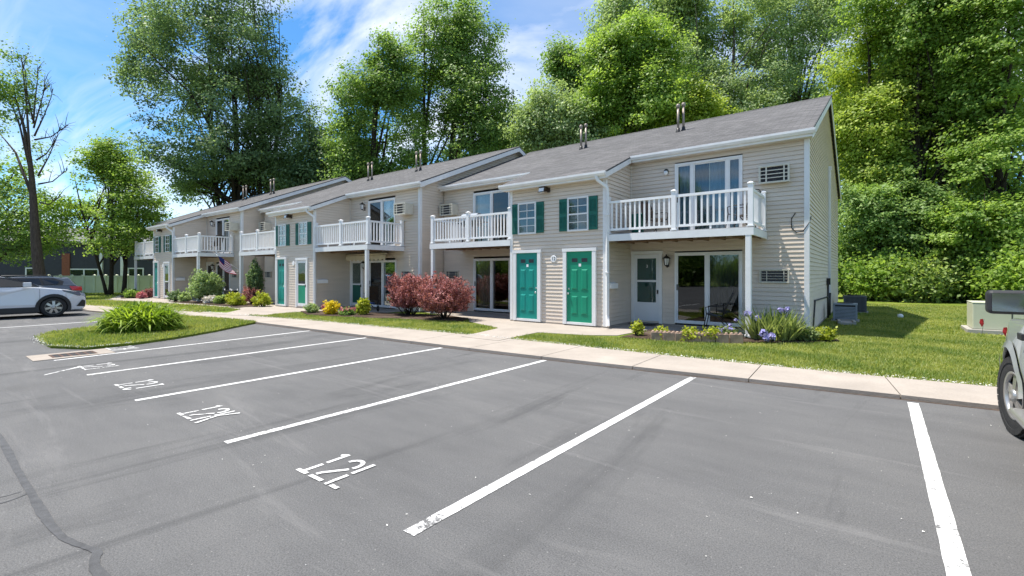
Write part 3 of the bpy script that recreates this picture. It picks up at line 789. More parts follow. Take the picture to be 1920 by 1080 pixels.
def frame_bars(mb, x0, x1, z0, z1, y0, y1, w, bottom=True):
    mb.box(x0, y0, z0, x0+w, y1, z1); mb.box(x1-w, y0, z0, x1, y1, z1); mb.box(x0+w, y0, z1-w, x1-w, y1, z1)
    if bottom: mb.box(x0+w, y0, z0, x1-w, y1, z0+w)
def ribs(mb, x0, x1, y, z0, z1, step=.09, amp=.02):
    n = max(2, int((x1-x0)/step)); vs = []
    for i in range(n*2+1):
        x = x0+(x1-x0)*i/(n*2); vs += [(x, y+(amp if i % 2 else -amp), z0), (x, y+(amp if i % 2 else -amp), z1)]
    mb.add(vs, [(2*i, 2*i+2, 2*i+3, 2*i+1) for i in range(n*2)]); return mb

def panel_door(blk, x0, x1, mat, knob_right, plate):
    z0, z1, y = .18, 2.2, -.02
    fr = MB(); fw = .115
    fr.box(x0-fw, -.085, .10, x0, .03, z1+.03); fr.box(x1, -.085, .10, x1+fw, .03, z1+.03); fr.box(x0-fw-.02, -.09, z1+.03, x1+fw+.02, .03, z1+.125); fr.box(x0, -.075, .10, x1, .03, z0-.012)
    f = fr.build('door_frame', M['trim'], blk)
    w = x1-x0; d = MB(); d.box(x0, y-.012, z0-.01, x1, .02, z1+.03)
    for a, b in ((.19, .43), (.57, .81)):
        for c, e in ((1.12, 1.71), (.40, .93)):
            xa, xb = x0+w*a, x0+w*b; i = .035
            # raised field with sloping margins
            v = [(xa,y-.012,c),(xb,y-.012,c),(xb,y-.012,e),(xa,y-.012,e),(xa+i,y-.03,c+i),(xb-i,y-.03,c+i),(xb-i,y-.03,e-i),(xa+i,y-.03,e-i)]
            d.add(v, [(0,1,5,4),(1,2,6,5),(2,3,7,6),(3,0,4,7),(4,5,6,7)])
            d.box(xa-.012, y-.02, c-.014, xb+.012, y-.0125, c-.002)
    dd = d.build('door', mat, blk)
    for a, b in ((.20, .42), (.58, .80)):
        p = MB(); p.box(x0+w*a, y-.016, 1.92, x0+w*b, y-.0125, 2.03); p.build('door_lite', M['dark'], dd)
    if plate:
        p = MB(); p.box(x0+w*.47, y-.017, 1.79, x0+w*.56, y-.0125, 1.875); p.build('door_plate', M['rail'], dd)
    kx = x1-.07 if knob_right else x0+.07
    k = MB(); k.lathe([(.012,0),(.012,-.03),(.03,-.04),(.033,-.055),(.02,-.07)], (kx, y-.012, 1.0), 'y', 14); k.build('door_knob', M['chrome'], dd)
    k = MB(); k.lathe([(.028,0),(.028,-.012),(.018,-.02)], (kx, y-.012, 1.14), 'y', 14); k.build('deadbolt', M['chrome'], dd)
def storm_door(blk, x0, x1, y, glass, inner, kick, z0=.16, z1=2.14, white=True, lower=None):
    """full frame door with two panes; an inner door shows behind"""
    fr = MB(); fw = .09
    fr.box(x0-fw, y-.06, .10, x0, y+.03, z1+.03); fr.box(x1, y-.06, .10, x1+fw, y+.03, z1+.03); fr.box(x0-fw-.015, y-.065, z1+.03, x1+fw+.015, y+.03, z1+.12)
    fr.build('door_frame', M['trim'], blk)
    d = MB(); a, b = x0+.09, x1-.09; zk = .72 if kick else .42; zm = 1.10 if not kick else 1.36
    for q in ((x0, a, z0, z1+.02), (b, x1, z0, z1+.02), (a, b, z0, zk if kick else z0+.12), (a, b, z1-.10, z1+.02), (a, b, zm-.03, zm+.03)): d.box(q[0], y-.035, q[2], q[1], y-.012, q[3])
    dd = d.build('storm_door', M['white_door'] if white else M['trim'], blk)
    for i, (c, e) in enumerate(((zk if kick else z0+.12, zm-.03), (zm+.03, z1-.10))):
        p = MB(); p.box(a, y-.0265, c, b, y-.0225, e); p.build('door_pane', lower if (lower and i == 0) else glass, dd)
    p = MB(); p.box(a-.02, y-.0195, z0+.05, b+.02, y-.0155, z1-.05); p.build('inner_door', inner, dd)
    k = MB(); k.box(x1-.055, y-.075, .98, x1-.025, y-.036, 1.1); k.build('door_handle', M['black'], dd)
def slider(blk, x0, x1, z0, z1, y, kind, splits=(.5,)):
    """kind: (left pane material, right pane material, backing list of (fa, fb, material, rib step, lift))"""
    fr = MB(); w = .055
    frame_bars(fr, x0, x1, z0, z1, y-.045, y+.07, w); xs = [x0+w]+[x0+(x1-x0)*q for q in splits]+[x1-w]
    for q in xs[1:-1]: fr.box(q-.03, y-.03, z0+w, q+.03, y+.05, z1-w)
    for i in range(len(xs)-1):
        a = xs[i]+(.03 if i else 0); b = xs[i+1]-(.03 if i < len(xs)-2 else 0); frame_bars(fr, a, b, z0+w, z1-w, y-.02+.02*(i % 2), y+.015+.02*(i % 2), .035)
    f = fr.build('sliding_door', M['trim'], blk)
    for i in range(len(xs)-1):
        a = xs[i]+(.03 if i else 0)+.03; b = xs[i+1]-(.03 if i < len(xs)-2 else 0)-.03
        p = MB(); p.box(a, y+.002+.02*(i % 2), z0+w+.02, b, y+.007+.02*(i % 2), z1-w-.02); p.build('pane', kind[0] if i == 0 else kind[1], f)
    for (fa, fb, mt, rib, zlo) in kind[2]:
        p = MB(); xa, xb = x0+w+(x1-x0-2*w)*fa, x0+w+(x1-x0-2*w)*fb
        if rib: ribs(p, xa, xb, y+.16, z0+.06+zlo, z1-.05, rib, .018)
        else: p.box(xa, y+.15, z0+.06+zlo, xb, y+.16, z1-.05)
        p.build('curtain' if mt is M['curtain'] else 'blind', mt, f)
    k = MB(); k.box(x0+w+.005, y-.05, z0+.95, x0+w+.03, y-.022, z0+1.12); k.build('door_handle', M['black'], f)
def sash_window(blk, x0, x1, z0, z1, sh_l, sh_r):
    f = MB(); frame_bars(f, x0-.05, x1+.05, z0-.05, z1+.05, -.05, .01, .05); zm = (z0+z1)/2
    f.box(x0, -.042, zm-.022, x1, -.005, zm+.022)
    for zb, zt in ((zm+.022, z1), (z0, zm-.022)):
        f.box((x0+x1)/2-.009, -.036, zb, (x0+x1)/2+.009, -.026, zt); f.box(x0, -.0355, (zb+zt)/2-.009, (x0+x1)/2-.009, -.0265, (zb+zt)/2+.009); f.box((x0+x1)/2+.009, -.0355, (zb+zt)/2-.009, x1, -.0265, (zb+zt)/2+.009)
    w = f.build('window', M['trim'], blk)
    for zb, zt in ((zm+.022, z1), (z0, zm-.022)):
        p = MB(); p.box(x0, -.0285, zb, x1, -.0245, zt); p.build('pane', M['glass'], w)
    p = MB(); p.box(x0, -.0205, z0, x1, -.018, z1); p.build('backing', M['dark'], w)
    ribs(q := MB(), x0+.02, x1-.02, -.0222, z0, zm-.03, .07, .0008); q.build('blind', M['grey_blind'], w)
    for a, b in (sh_l, sh_r):
        s = MB(); s.box(a, -.045, z0-.03, b, -.012, z1+.02)
        for c, e in ((z0+.04, zm-.05), (zm+.05, z1-.05)):
            n = int((e-c)/.035)
            for i in range(n):
                zz = c+(e-c)*i/n; s.add([(a+.035,-.0455,zz),(b-.035,-.0455,zz),(b-.035,-.056,zz+.008),(a+.035,-.056,zz+.008),(a+.035,-.0455,zz+.03),(b-.035,-.0455,zz+.03)], [(0,1,3,2),(2,3,5,4)])
        s.build('shutter', M['shutter'], blk)
def air_conditioner(blk, x0, x1, z0, z1, y, out, fins=True):
    c = MB(); yf = y-out; t = .03; q = .011 if out > .1 else .0055; q2 = .016 if out > .1 else .008; fw = .04 if out > .1 else .026
    c.box(x0, yf+.012, z0, x1, y+.02, z0+t); c.box(x0, yf+.012, z1-t, x1, y+.02, z1); c.box(x0, yf+.012, z0+t, x0+t, y+.02, z1-t); c.box(x1-t, yf+.012, z0+t, x1, y+.02, z1-t)
    frame_bars(c, x0-.015, x1+.015, z0-.015, z1+.015, yf-.012, yf+.012, fw)
    w = x1-x0; h = z1-z0
    for f in (.24, .84): c.box(x0+w*f-q2, yf-.008, z0+.025, x0+w*f+q2, yf+.008, z1-.025)
    for f in (.28, .5, .72): c.box(x0+.025, yf-.004, z0+h*f-q, x0+w*.24-q2, yf+.004, z0+h*f+q); c.box(x0+w*.24+q2, yf-.004, z0+h*f-q, x0+w*.84-q2, yf+.004, z0+h*f+q); c.box(x0+w*.84+q2, yf-.004, z0+h*f-q, x1-.025, yf+.004, z0+h*f+q)
    a = c.build('air_conditioner', M['ac'], blk)
    gy = yf+.05 if out > .1 else y-.034
    g = MB(); ribs(g, x0+.012, x1-.012, gy, z0+.012, z1-.012, .03, .010); g.build('grille', M['ac_fin'], a)
def lantern(blk, x, y, z):
    m = MB(); m.box(x-.035, y-.02, z-.14, x+.035, y+.005, z+.02); m.tube([(x,y-.01,z-.1),(x,y-.09,z-.16),(x,y-.15,z-.1)], .011, 6)
    m.lathe([(.055,-.10),(.06,-.09),(.03,-.12)], (x,y-.15,z), 'z', 6, False)
    for k in range(6):
        a = k*math.pi/3; m.tube([(x+.055*math.cos(a), y-.15+.055*math.sin(a), z-.09),(x+.088*math.cos(a), y-.15+.088*math.sin(a), z+.10)], .007, 4)
    m.lathe([(.12,.10),(.115,.115),(.05,.17),(.02,.185),(.022,.21),(.004,.235)], (x,y-.15,z), 'z', 6, False)
    l = m.build('wall_lantern', M['black'], blk)
    g = MB(); g.lathe([(.050,-.085),(.080,.10)], (x,y-.15,z), 'z', 6, False); g.build('lamp_glass', M['lampglass'], l)
def flood(blk, x, z):
    m = MB(); m.box(x+.02, -.05, z-.07, x+.12, -.012, z+.07); m.box(x-.16, -.22, z-.03, x+.05, -.05, z+.09)
    m.add([(x-.18,-.24,z-.04),(x+.06,-.24,z-.04),(x+.06,-.06,z-.04),(x-.18,-.06,z-.04),(x-.16,-.30,z-.09),(x+.04,-.30,z-.09)], [(0,1,2,3)[::-1],(0,4,5,1)])
    l = m.build('flood_lamp', M['bronze'], blk, .012)
    g = MB(); g.add([(x-.15,-.235,z+.05),(x+.03,-.235,z+.05),(x+.03,-.26,z-.07),(x-.15,-.26,z-.07),(x-.15,-.20,z-.09),(x+.03,-.20,z-.09)], [(0,3,2,1),(3,4,5,2)]); g.build('lamp_glass', M['lampglass'], l)
def balcony(blk, mirror, col=True, side=True):
    X = (lambda x: -BW-x) if mirror else (lambda x: x)
    bw = 3.74
    d = MB(); d.box(X(.02), -.0, 2.62, X(bw), DP-.02, 2.685); dk = d.build('balcony', M['deck'], blk)
    f = MB(); f.box(X(.0), -.06, 2.485, X(bw+.02), -.005, 2.665); f.box(X(bw-.02), -.005, 2.485, X(bw+.02), DP-.02, 2.665); f.build('fascia', M['trim'], dk)
    j = MB()
    for i in range(9): x = .10+i*(bw-.25)/8; j.box(X(x), .0, 2.50, X(x+.04), DP-.03, 2.615)
    j.box(X(.05), .7, 2.47, X(bw-.05), .78, 2.499); j.build('joists', M['wood'], dk)
    if col:
        c = MB(); c.box(X(bw-.155), -.055, .10, X(bw-.035), .065, 2.484); c.box(X(bw-.175), -.075, .10, X(bw-.015), .085, .16); c.build('support_column', M['trim'], dk, .008)
    posts = [(.06, .03), (1.90, .03), (bw-.055, .03)]
    if side: posts.append((bw-.055, DP-.09))
    rl = MB()
    def run(a, b):
        n = Vector((b[0]-a[0], b[1]-a[1], 0)); L_ = n.length; n.normalize(); along_x = abs(n.x) > .5
        s, e = .055, L_-.055
        def bx(d0, d1, hw, z0, z1):
            if along_x: rl.box(X(a[0]+d0), a[1]-hw, z0, X(a[0]+d1), a[1]+hw, z1)
            else: rl.box(X(a[0]-hw), a[1]+d0, z0, X(a[0]+hw), a[1]+d1, z1)
        bx(s, e, .032, 3.535, 3.60); bx(s, e, .025, 2.775, 2.835)
        k = max(2, round((e-s)/.138))
        for i in range(k):
            c = s+(e-s)*(i+.5)/k; bx(c-.021, c+.021, .018, 2.835, 3.535)
        bx((s+e)/2-.02, (s+e)/2+.02, .019, 2.69, 2.775)
    for a, b in zip(posts[:3], posts[1:3]): run(a, b)
    if side: run(posts[2], posts[3])
    rl.build('railing', M['rail'], dk)
    for (px, py) in posts:
        p = MB(); p.box(X(px-.055), py-.055, 2.687, X(px+.055), py+.055, 3.69); p.box(X(px-.075), py-.075, 2.687, X(px+.075), py+.075, 2.72)
        x0, x1 = sorted((X(px-.07), X(px+.07))); p.add([(x0,py-.07,3.69),(x1,py-.07,3.69),(x1,py+.07,3.69),(x0,py+.07,3.69),(x0,py-.07,3.71),(x1,py-.07,3.71),(x1,py+.07,3.71),(x0,py+.07,3.71),((x0+x1)/2,py,3.75)], [(3,2,1,0),(0,1,5,4),(1,2,6,5),(2,3,7,6),(3,0,4,7),(4,5,8),(5,6,8),(6,7,8),(7,4,8)])
        p.build('railing_post', M['rail'], dk)

def apartment_block(label, loc, rz, which):
    blk = thing('apartment_block', label, 'building', loc, rz, 'staggered blocks of the apartment row')
    ov = .13 if which == 'C' else .30
    xl, xr = -BW-RL, RR
    us, ls = (1.37, 3.17), (1.36, 3.16)
    # walls
    w = MB(); siding(w, (-BW,0,.1), (1,0,0), (0,-1,0), BW, .1, 4.36); w.build('front_wall', M['siding'], blk)
    def side_lim(z):
        d = (z+.12-4.42)/.42-.25
        return (max(0, d), DP)
    w = MB(); siding(w, (0,0,.1), (0,1,0), (1,0,0), DP, .1, 5.0, lim=side_lim); w.build('return_wall', M['siding'], blk)
    w = MB(); siding(w, (-BW,0,.1), (0,1,0), (-1,0,0), DP, .1, 5.0, lim=side_lim)
    w.build('return_wall', M['siding'], blk)
    ops = [(us[0]-.0, us[1], 2.72, 4.76), (ls[0], ls[1], .14, 2.19)]
    w = MB(); siding(w, (0,DP,.1), (1,0,0), (0,-1,0), RR, .1, 5.06, ops); w.build('recessed_wall', M['siding'], blk)
    opl = [(RL-us[1], RL-us[0], 2.72, 4.76), (RL-ls[1], RL-ls[0], .14, 2.19)]
    w = MB(); siding(w, (xl,DP,.1), (1,0,0), (0,-1,0), RL, .1, 5.06, opl); w.build('recessed_wall', M['siding'], blk)
    w = MB(); siding(w, (xr,DP,.1), (0,1,0), (1,0,0), BACK-.25-DP, .1, zr(RIDGE)-.1, lim=gable_lim(DP)); w.build('gable_wall', M['siding'], blk)
    w = MB(); siding(w, (xl,DP,.1), (0,1,0), (-1,0,0), BACK-.25-DP, .1, zr(RIDGE)-.1, lim=gable_lim(DP)); w.build('gable_wall', M['siding'], blk)
    w = MB(); siding(w, (xl,BACK-.25,.1), (1,0,0), (0,1,0), xr-xl, .1, zr(BACK)-.05); w.build('rear_wall', M['siding'], blk)
    # rooms behind the glass
    i = MB(); i.quad((xl+.05,DP+.03,.12),(xr-.05,DP+.03,.12),(xr-.05,DP+3,.12),(xl+.05,DP+3,.12)); i.box(xl+.05,DP+.03,2.4,xr-.05,DP+3,2.6); i.quad((xl+.05,DP+3,.1),(xr-.05,DP+3,.1),(xr-.05,DP+3,5.0),(xl+.05,DP+3,5.0)); i.quad((xl+.05,DP+.03,5.0),(xr-.05,DP+.03,5.0),(xr-.05,DP+3,5.0),(xl+.05,DP+3,5.0)); i.box(-1.7,DP+.05,.12,-1.6,DP+3,5.0)
    i.build('interior', M['room'], blk)
    i = MB(); i.box(-BW+.03,.05,.12,-.03,DP+.02,4.3); i.build('light_block_core', M['dark'], blk)  # unseen dark box added inside the bay to block light
    i = MB(); i.prism([(-BW-.02,-.02),(.02,-.02),(.02,DP),(-BW-.02,DP)], -.05, .099); i.prism([(xl-.01,DP+.002),(xr+.01,DP+.002),(xr+.01,BACK-.25),(xl-.01,BACK-.25)], -.05, .099); i.build('foundation', M['concrete'], blk)
    # roof
    def slab(x0, x1, y0, y1, name='roof'):
        r = MB(); t = .05
        v = [(x0,y0,zr(y0)-t),(x1,y0,zr(y0)-t),(x1,y1,zr(y1)-t),(x0,y1,zr(y1)-t),(x0,y0,zr(y0)),(x1,y0,zr(y0)),(x1,y1,zr(y1)),(x0,y1,zr(y1))]
        r.add(v, [(3,2,1,0),(4,5,6,7),(0,1,5,4),(1,2,6,5),(2,3,7,6),(3,0,4,7)]); return r
    r = slab(xl-.02, xr+ov, DP-.25, RIDGE); r2 = slab(-BW-.22, .13, -.25, DP-.2505); r.add(r2.v, r2.f); r3 = slab(xl-.02, xr+ov, RIDGE, BACK); r.add(r3.v, r3.f)
    rf = r.build('roof', M['shingle'], blk)
    rc = MB(); z = zr(RIDGE); rc.add([(xl-.02,RIDGE-.15,z-.055),(xr+ov+.01,RIDGE-.15,z-.055),(xr+ov+.01,RIDGE,z+.012),(xl-.02,RIDGE,z+.012),(xl-.02,RIDGE+.15,z-.055),(xr+ov+.01,RIDGE+.15,z-.055)], [(0,1,2,3),(3,2,5,4)]); rc.build('ridge_cap', M['shingle'], rf)
    # eaves: fascia, soffit, gutter
    def eave(x0, x1, y0, gx0, gx1):
        z = zr(y0); so = MB(); so.box(x0, y0+.02, z-.19, x1, y0+.27, z-.165)
        n = int((x1-x0)/.3)
        for k in range(n): so.box(x0+.1+k*.3, y0+.03, z-.1945, x0+.115+k*.3, y0+.25, z-.1905)
        so.build('soffit', M['soffit'], rf)
        fa = MB(); fa.box(x0, y0, z-.20, x1, y0+.02, z-.055); fa.build('fascia', M['trim'], rf)
        gt = MB(); P = [(y0-.003,z-.135),(y0-.06,z-.135),(y0-.10,z-.075),(y0-.10,z-.02),(y0-.085,z-.02),(y0-.085,z-.035),(y0-.003,z-.035)]
        n = len(P); gt.add([(gx0,a,b) for a,b in P]+[(gx1,a,b) for a,b in P], [(k,(k+1)%n,n+(k+1)%n,n+k)[::-1] for k in range(n)]+[tuple(range(n)),tuple(range(2*n-1,n-1,-1))])
        gt.build('gutter', M['gutter'], rf)
    eave(-BW-.20, .11, -.25, -BW-.26, .15)
    eave(.135, xr+ov-.03, DP-.25, .13, xr+ov+.05); eave(xl-.02, -BW-.225, DP-.25, xl-.06, -BW-.23)
    # rake boards
    def rake(x, y0, y1, dep, thick, mat, name='rake_board', peak=False):
        q = MB(); ys = [y0, RIDGE, y1] if peak else [y0, y1]
        top = [(y, zr(y)-.052) for y in ys]; bot = [(y, zr(y)-.052-dep) for y in ys][::-1]; P = top+bot; n = len(P)
        q.add([(x,a,b) for a,b in P]+[(x+thick,a,b) for a,b in P], [(k,(k+1)%n,n+(k+1)%n,n+k) for k in range(n)])
        m = len(ys)
        for k in range(m-1): q.f += [(k,2*m-1-k,2*m-2-k,k+1)]; q.sm.append(False); q.f += [(n+k,n+k+1,n+2*m-2-k,n+2*m-1-k)]; q.sm.append(False)
        q.build(name, mat, rf)
    rake(.105, -.25, DP-.255, .15, .025, M['gutter']); rake(-BW-.22, -.25, DP-.255, .15, .025, M['gutter'])
    rake(xr+ov-.025, DP-.25, BACK, .19, .025, M['trim'], peak=True); rake(xl-.02, DP-.25, BACK, .19, .02, M['trim'], peak=True)
    if ov > .15:      # ribbed soffit under the overhanging verge
        so = MB()
        for ya, yb in ((DP-.25, RIDGE), (RIDGE, BACK)):
            n = int((yb-ya)/.20)
            for k in range(n):
                a = ya+(yb-ya)*k/n; b = ya+(yb-ya)*(k+1)/n-.02
                so.add([(xr+.015,a,zr(a)-.21),(xr+ov-.026,a,zr(a)-.21),(xr+ov-.026,b,zr(b)-.21),(xr+.015,b,zr(b)-.21)], [(3,2,1,0)])
                so.add([(xr+.015,b,zr(b)-.195),(xr+ov-.026,b,zr(b)-.195),(xr+ov-.026,b+.02,zr(b+.02)-.195),(xr+.015,b+.02,zr(b+.02)-.195)], [(3,2,1,0)])
        so.build('soffit', M['soffit'], rf)
    # corner posts
    for (x0, y0, x1, y1, zt) in ((-BW-.025,-.028,-BW+.075,.06,4.23),(-.075,-.028,.025,.06,4.23),(xr-.085,DP-.028,xr+.028,DP+.085,4.95)):
        c = MB(); c.box(x0,y0,.1,x1,y1,zt); c.build('corner_post', M['trim'], blk)
    for x in (.001, -BW-.036):
        c = MB(); c.box(x+.014,DP-.05,.1,x+.034,DP-.016,4.9); c.build('corner_bead', M['soffit'], blk)
    # downspout on the bay's right corner
    d = MB(); sp = [(-.16,-.30,4.30),(-.12,-.27,4.18),(.07,-.07,3.98),(.075,-.05,3.85),(.075,-.05,.42),(.10,-.09,.30),(.16,-.20,.13)]
    d.tube(sp, .052, 4, True, False)
    for zz in (3.2, 1.6): d.box(.02,-.105,zz,.13,.0,zz+.03)
    d.build('downspout', M['trim'], blk)
    # upstairs bay windows
    sash_window(blk, -1.17, -.57, 2.87, 3.77, (-1.50,-1.23), (-.51,-.24)); sash_window(blk, -2.99, -2.39, 2.87, 3.77, (-3.27,-3.05), (-2.33,-2.06))
    flood(blk, -1.95, 4.12)
    # house number
    p = MB(); p.lathe([(.105,0),(.105,-.012),(.095,-.016)], (-1.71,-.014,2.03), 'y', 28); pq = p.build('number_plaque', M['rail'], blk)
    if which == 'C': text_mesh('house_number', '12', .15, M['black'], pq, (-1.71,-.0325,2.03), (R(90),0,0))
    if which == 'C':
        panel_door(blk, -3.09, -2.27, M['teal_door'], True, True); panel_door(blk, -1.24, -.39, M['green_door'], False, True)
        storm_door(blk, .13, .90, DP, M['glass'], M['dark_green'], True)
        text_mesh('door_digit', '3', .12, M['rail'], [c for c in blk.children if c.name.startswith('storm_door')][-1], (.53, DP-.0285, 1.80), (R(90),0,0))
        slider(blk, us[0], us[1], 2.70, 4.77, DP, (M['glass'], M['glass'], [(.02,.27,M['sky_reflect_blind'],.09,0), (.28,.50,M['dark_gap_slat'],.09,0), (.50,.515,M['trim'],0,0), (.52,.98,M['sky_reflect_blind'],.09,0)]), (.27, .79))  # navy slats stand in for the dark gap where no blind hangs
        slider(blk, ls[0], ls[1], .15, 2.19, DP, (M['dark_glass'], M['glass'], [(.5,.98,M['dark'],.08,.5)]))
    else:
        panel_door(blk, -3.09, -2.40, M['teal_door'], True, False)
        storm_door(blk, -1.38, -.60, 0.0, M['dark_glass'], M['green_door'] if which == 'B' else M['dark'], False, lower=M['green_door'] if which == 'B' else None)
        storm_door(blk, .12, .90, DP, M['dark_glass'] if which == 'A' else M['glass'], M['dark_green'], False, lower=M['dark_green'] if which == 'B' else None)
        slider(blk, us[0], us[1], 2.70, 4.72, DP, (M['dark_glass'], M['glass'], [(.5,.98,M['blind'],.09,0) if which == 'A' else (.55,.7,M['blind'],.09,0)]))
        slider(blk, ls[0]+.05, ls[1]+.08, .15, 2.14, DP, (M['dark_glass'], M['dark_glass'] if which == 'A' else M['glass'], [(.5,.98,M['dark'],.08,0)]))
    # the mirrored left recess
    slider(blk, -BW-us[1], -BW-us[0], 2.70, 4.72, DP, (M['glass'], M['dark_glass'], [(.02,.5,M['blind'],.09,0)]))
    slider(blk, -BW-ls[1], -BW-ls[0], .15, 2.16, DP, (M['glass'] if which == 'C' else M['dark_glass'], M['dark_glass'], [(.02,.48,M['curtain'],.10,0)]))
    # wall lamps
    lantern(blk, 1.16, DP, 1.92)
    if which == 'C':
        l = MB(); l.box(1.07,DP-.03,4.52,1.17,DP-.01,4.64); l.lathe([(.06,-.02),(.065,-.05),(.06,-.08)], (1.12,DP,4.60), 'y', 14); lo_ = l.build('wall_light', M['black'], blk)
        l = MB(); l.lathe([(.055,0),(.062,-.06),(.045,-.10),(.01,-.115)], (1.12,DP-.085,4.59), 'z', 14); l.build('lamp_glass', M['lampglass'], lo_)
    else: lantern(blk, 1.10, DP, 4.48)
    # air conditioners
    air_conditioner(blk, 3.60, 4.27, 3.93, 4.36, DP, .16 if which == 'C' else .42)
    air_conditioner(blk, 3.60, 4.25, 1.36, 1.68, DP, .05)
    air_conditioner(blk, xl+.12, xl+.80, 3.93, 4.36, DP, .36)
    air_conditioner(blk, xl+.15, xl+.82, 1.36, 1.68, DP, .05)
    balcony(blk, False); balcony(blk, True, True, True)
    # mailboxes on the bay's flank
    p = MB(); p.box(.016,.10,1.16,.12,.55,1.30); p.add([(.016,.10,1.30),(.12,.10,1.30),(.12,.55,1.30),(.016,.55,1.30),(.016,.10,1.34),(.016,.55,1.34)], [(0,1,4),(1,2,5,4),(2,3,5)]); p.build('mailbox', M['rail'], blk)
    # flue pipes
    for x in (.26, -3.78):
        for dx, dy in ((0, 0), (.15, .14)):
            y = 5.40+dy; z = zr(y); v = MB(); v.tube([(x+dx,y,z-.05),(x+dx,y,z+.92)], .043, 12); fp = v.build('flue_pipe', M['galv'], rf)
            v = MB(); v.lathe([(.11,-.09),(.09,.0),(.065,.05),(.06,.13)], (x+dx,y,z), 'z', 14); v.build('pipe_boot', M['black'], fp)
            v = MB(); v.lathe([(.05,.88),(.072,.90),(.072,.99),(.04,1.02)], (x+dx,y,z), 'z', 14); v.build('pipe_cap', M['galv'], fp)
    if which == 'C':
        d = MB(); d.box(xr+.016,8.22,.35,xr+.085,8.34,5.3); d.box(xr+.016,8.20,5.28,xr+.10,8.36,5.42); d.build('downspout', M['trim'], blk)
        d = MB(); d.tube([(xr+.05,7.5,.0),(xr+.05,7.5,1.25)], .03, 8); d.box(xr+.016,7.35,1.2,xr+.12,7.6,1.42); d.tube([(xr+.05,7.9,.1),(xr+.05,7.9,.7),(xr+.04,7.4,.78),(xr+.04,3.0,.85),(xr+.05,2.4,.2)], .022, 6); d.tube([(xr+.05,8.0,.1),(xr+.06,8.05,.9)], .05, 8); d.build('conduit', M['black'], blk)
        d = MB(); pts = [(xr+.03,DP+.4,3.05),(xr+.02,DP-.03,2.85),(xr-.10,DP-.03,2.66),(xr-.25,DP-.025,2.62),(xr-.36,DP-.025,2.75),(xr-.36,DP-.025,2.98),(xr-.27,DP-.025,3.12)]; d.tube(pts, .011, 6); d.build('cable', M['black'], blk)
        d = MB(); d.box(.16,DP-.55,.0985,.9,DP-.08,.115); d.build('door_mat', M['black'], blk)
    if which == 'B':
        a = MB(); n = 26; x0, x1 = .15, 2.95
        prof = [(DP-.02,2.44),(DP-.25,2.40),(DP-.34,2.34)]
        for k in range(len(prof)-1): a.quad((x0,*prof[k]),(x1,*prof[k]),(x1,*prof[k+1]),(x0,*prof[k+1]))
        vs = []
        for k in range(n*2+1):
            x = x0+(x1-x0)*k/(n*2); vs += [(x,DP-.34,2.34),(x,DP-.345,2.14+.035*math.sin(k*1.2))]
        a.add(vs, [(2*k,2*k+1,2*k+3,2*k+2) for k in range(n*2)]); a.tube([(x0,DP-.30,2.40),(x1,DP-.30,2.40)], .035, 8); a.build('awning', M['awning'], blk)
    return blk
blkC = apartment_block('nearest apartment block in beige siding with two green entry doors and the plaque 12', (-6.052, 12.072, 0), .0084, 'C')
blkB = apartment_block('middle apartment block in beige siding with a cloth awning over its patio door', (-6.052-12.869, 10.70, 0), .0084, 'B')
blkA = apartment_block('farthest apartment block in beige siding, behind the rounded green bush', (-6.052-25.999, 9.515, 0), .0084, 'A')

# ------------------------------------------------------------------ trees
def px_tree(name, label, px, d, ztop_py, lobes_px, ncl, per, cl_r, leaf, mat, trunk_r, bark, seed, group=None, depth_ratio=.85, **kw):
    """lobes_px: (px, py, rx_px, ry_px, depth offset) read off as bearings at distance d, made into real-size ellipsoids"""
    b = at(px, YH, d); base = Vector((b.x, b.y, .08)); k = d/FPX; lob = []
    for (lx, ly, rx, ry, dd) in lobes_px:
        c = at(lx, ly, d+dd)-base; s = (d+dd)/FPX
        lob.append((c.x, c.y, c.z, rx*s, rx*s*depth_ratio, ry*s))
    return make_tree(name, label, base, lob, ncl, per, cl_r, leaf, mat, trunk_r, bark, seed, group, **kw)
G_BACK = 'tall trees behind the apartment row'; G_WOOD = 'trees of the wood right of the apartments'; G_LEFT = 'trees left of the apartments'
# left: tall half-bare tree
t = px_tree('tall_tree', 'tall half bare tree with thin leaning trunk behind the parked cars', 82, 29, 90,
    [(15,150,42,45,0),(-20,230,30,60,1),(48,175,20,35,0),(30,110,25,22,0),(10,195,38,30,0)], 84, 42, .62, .17, M['leaf_mid'], .33, M['bark'], 11, G_LEFT, limbs=5, top=11.2, trunk_lean=(-1.0,-.9), twigs=10, gap=.5)
# bare limbs reaching right
mb = MB(); rg0 = random.Random(5); b0 = t.location
for (py, px1, py1) in ((300,105,262),(255,100,165),(345,125,320),(330,110,245),(240,85,150),(232,70,120),(225,40,110),(380,108,372),(262,128,235)):
    a = at(62+(py-230)*.09, py, 29.0)-b0; c = at(px1, py1, 28.6)-b0; m_ = a.lerp(c, .5)+Vector((0,0,-.25))
    mb.tube([a, a.lerp(m_,.6), m_, m_.lerp(c,.6)+Vector((.1,.05,.1)), c], [.055,.042,.032,.022,.008], 5)
    for q in range(9):
        f = rg0.uniform(.3,1); s = m_.lerp(c, f) if f > .5 else a.lerp(m_, f*2); e = s+Vector((rg0.uniform(-.5,1.1), rg0.uniform(-.4,.6), rg0.uniform(-.3,1.0)))
        mb.tube([s, s.lerp(e,.5)+Vector((0,0,.12)), e], [.018,.012,.004], 4)
mb.build('bare_branch', M['bark'], t)
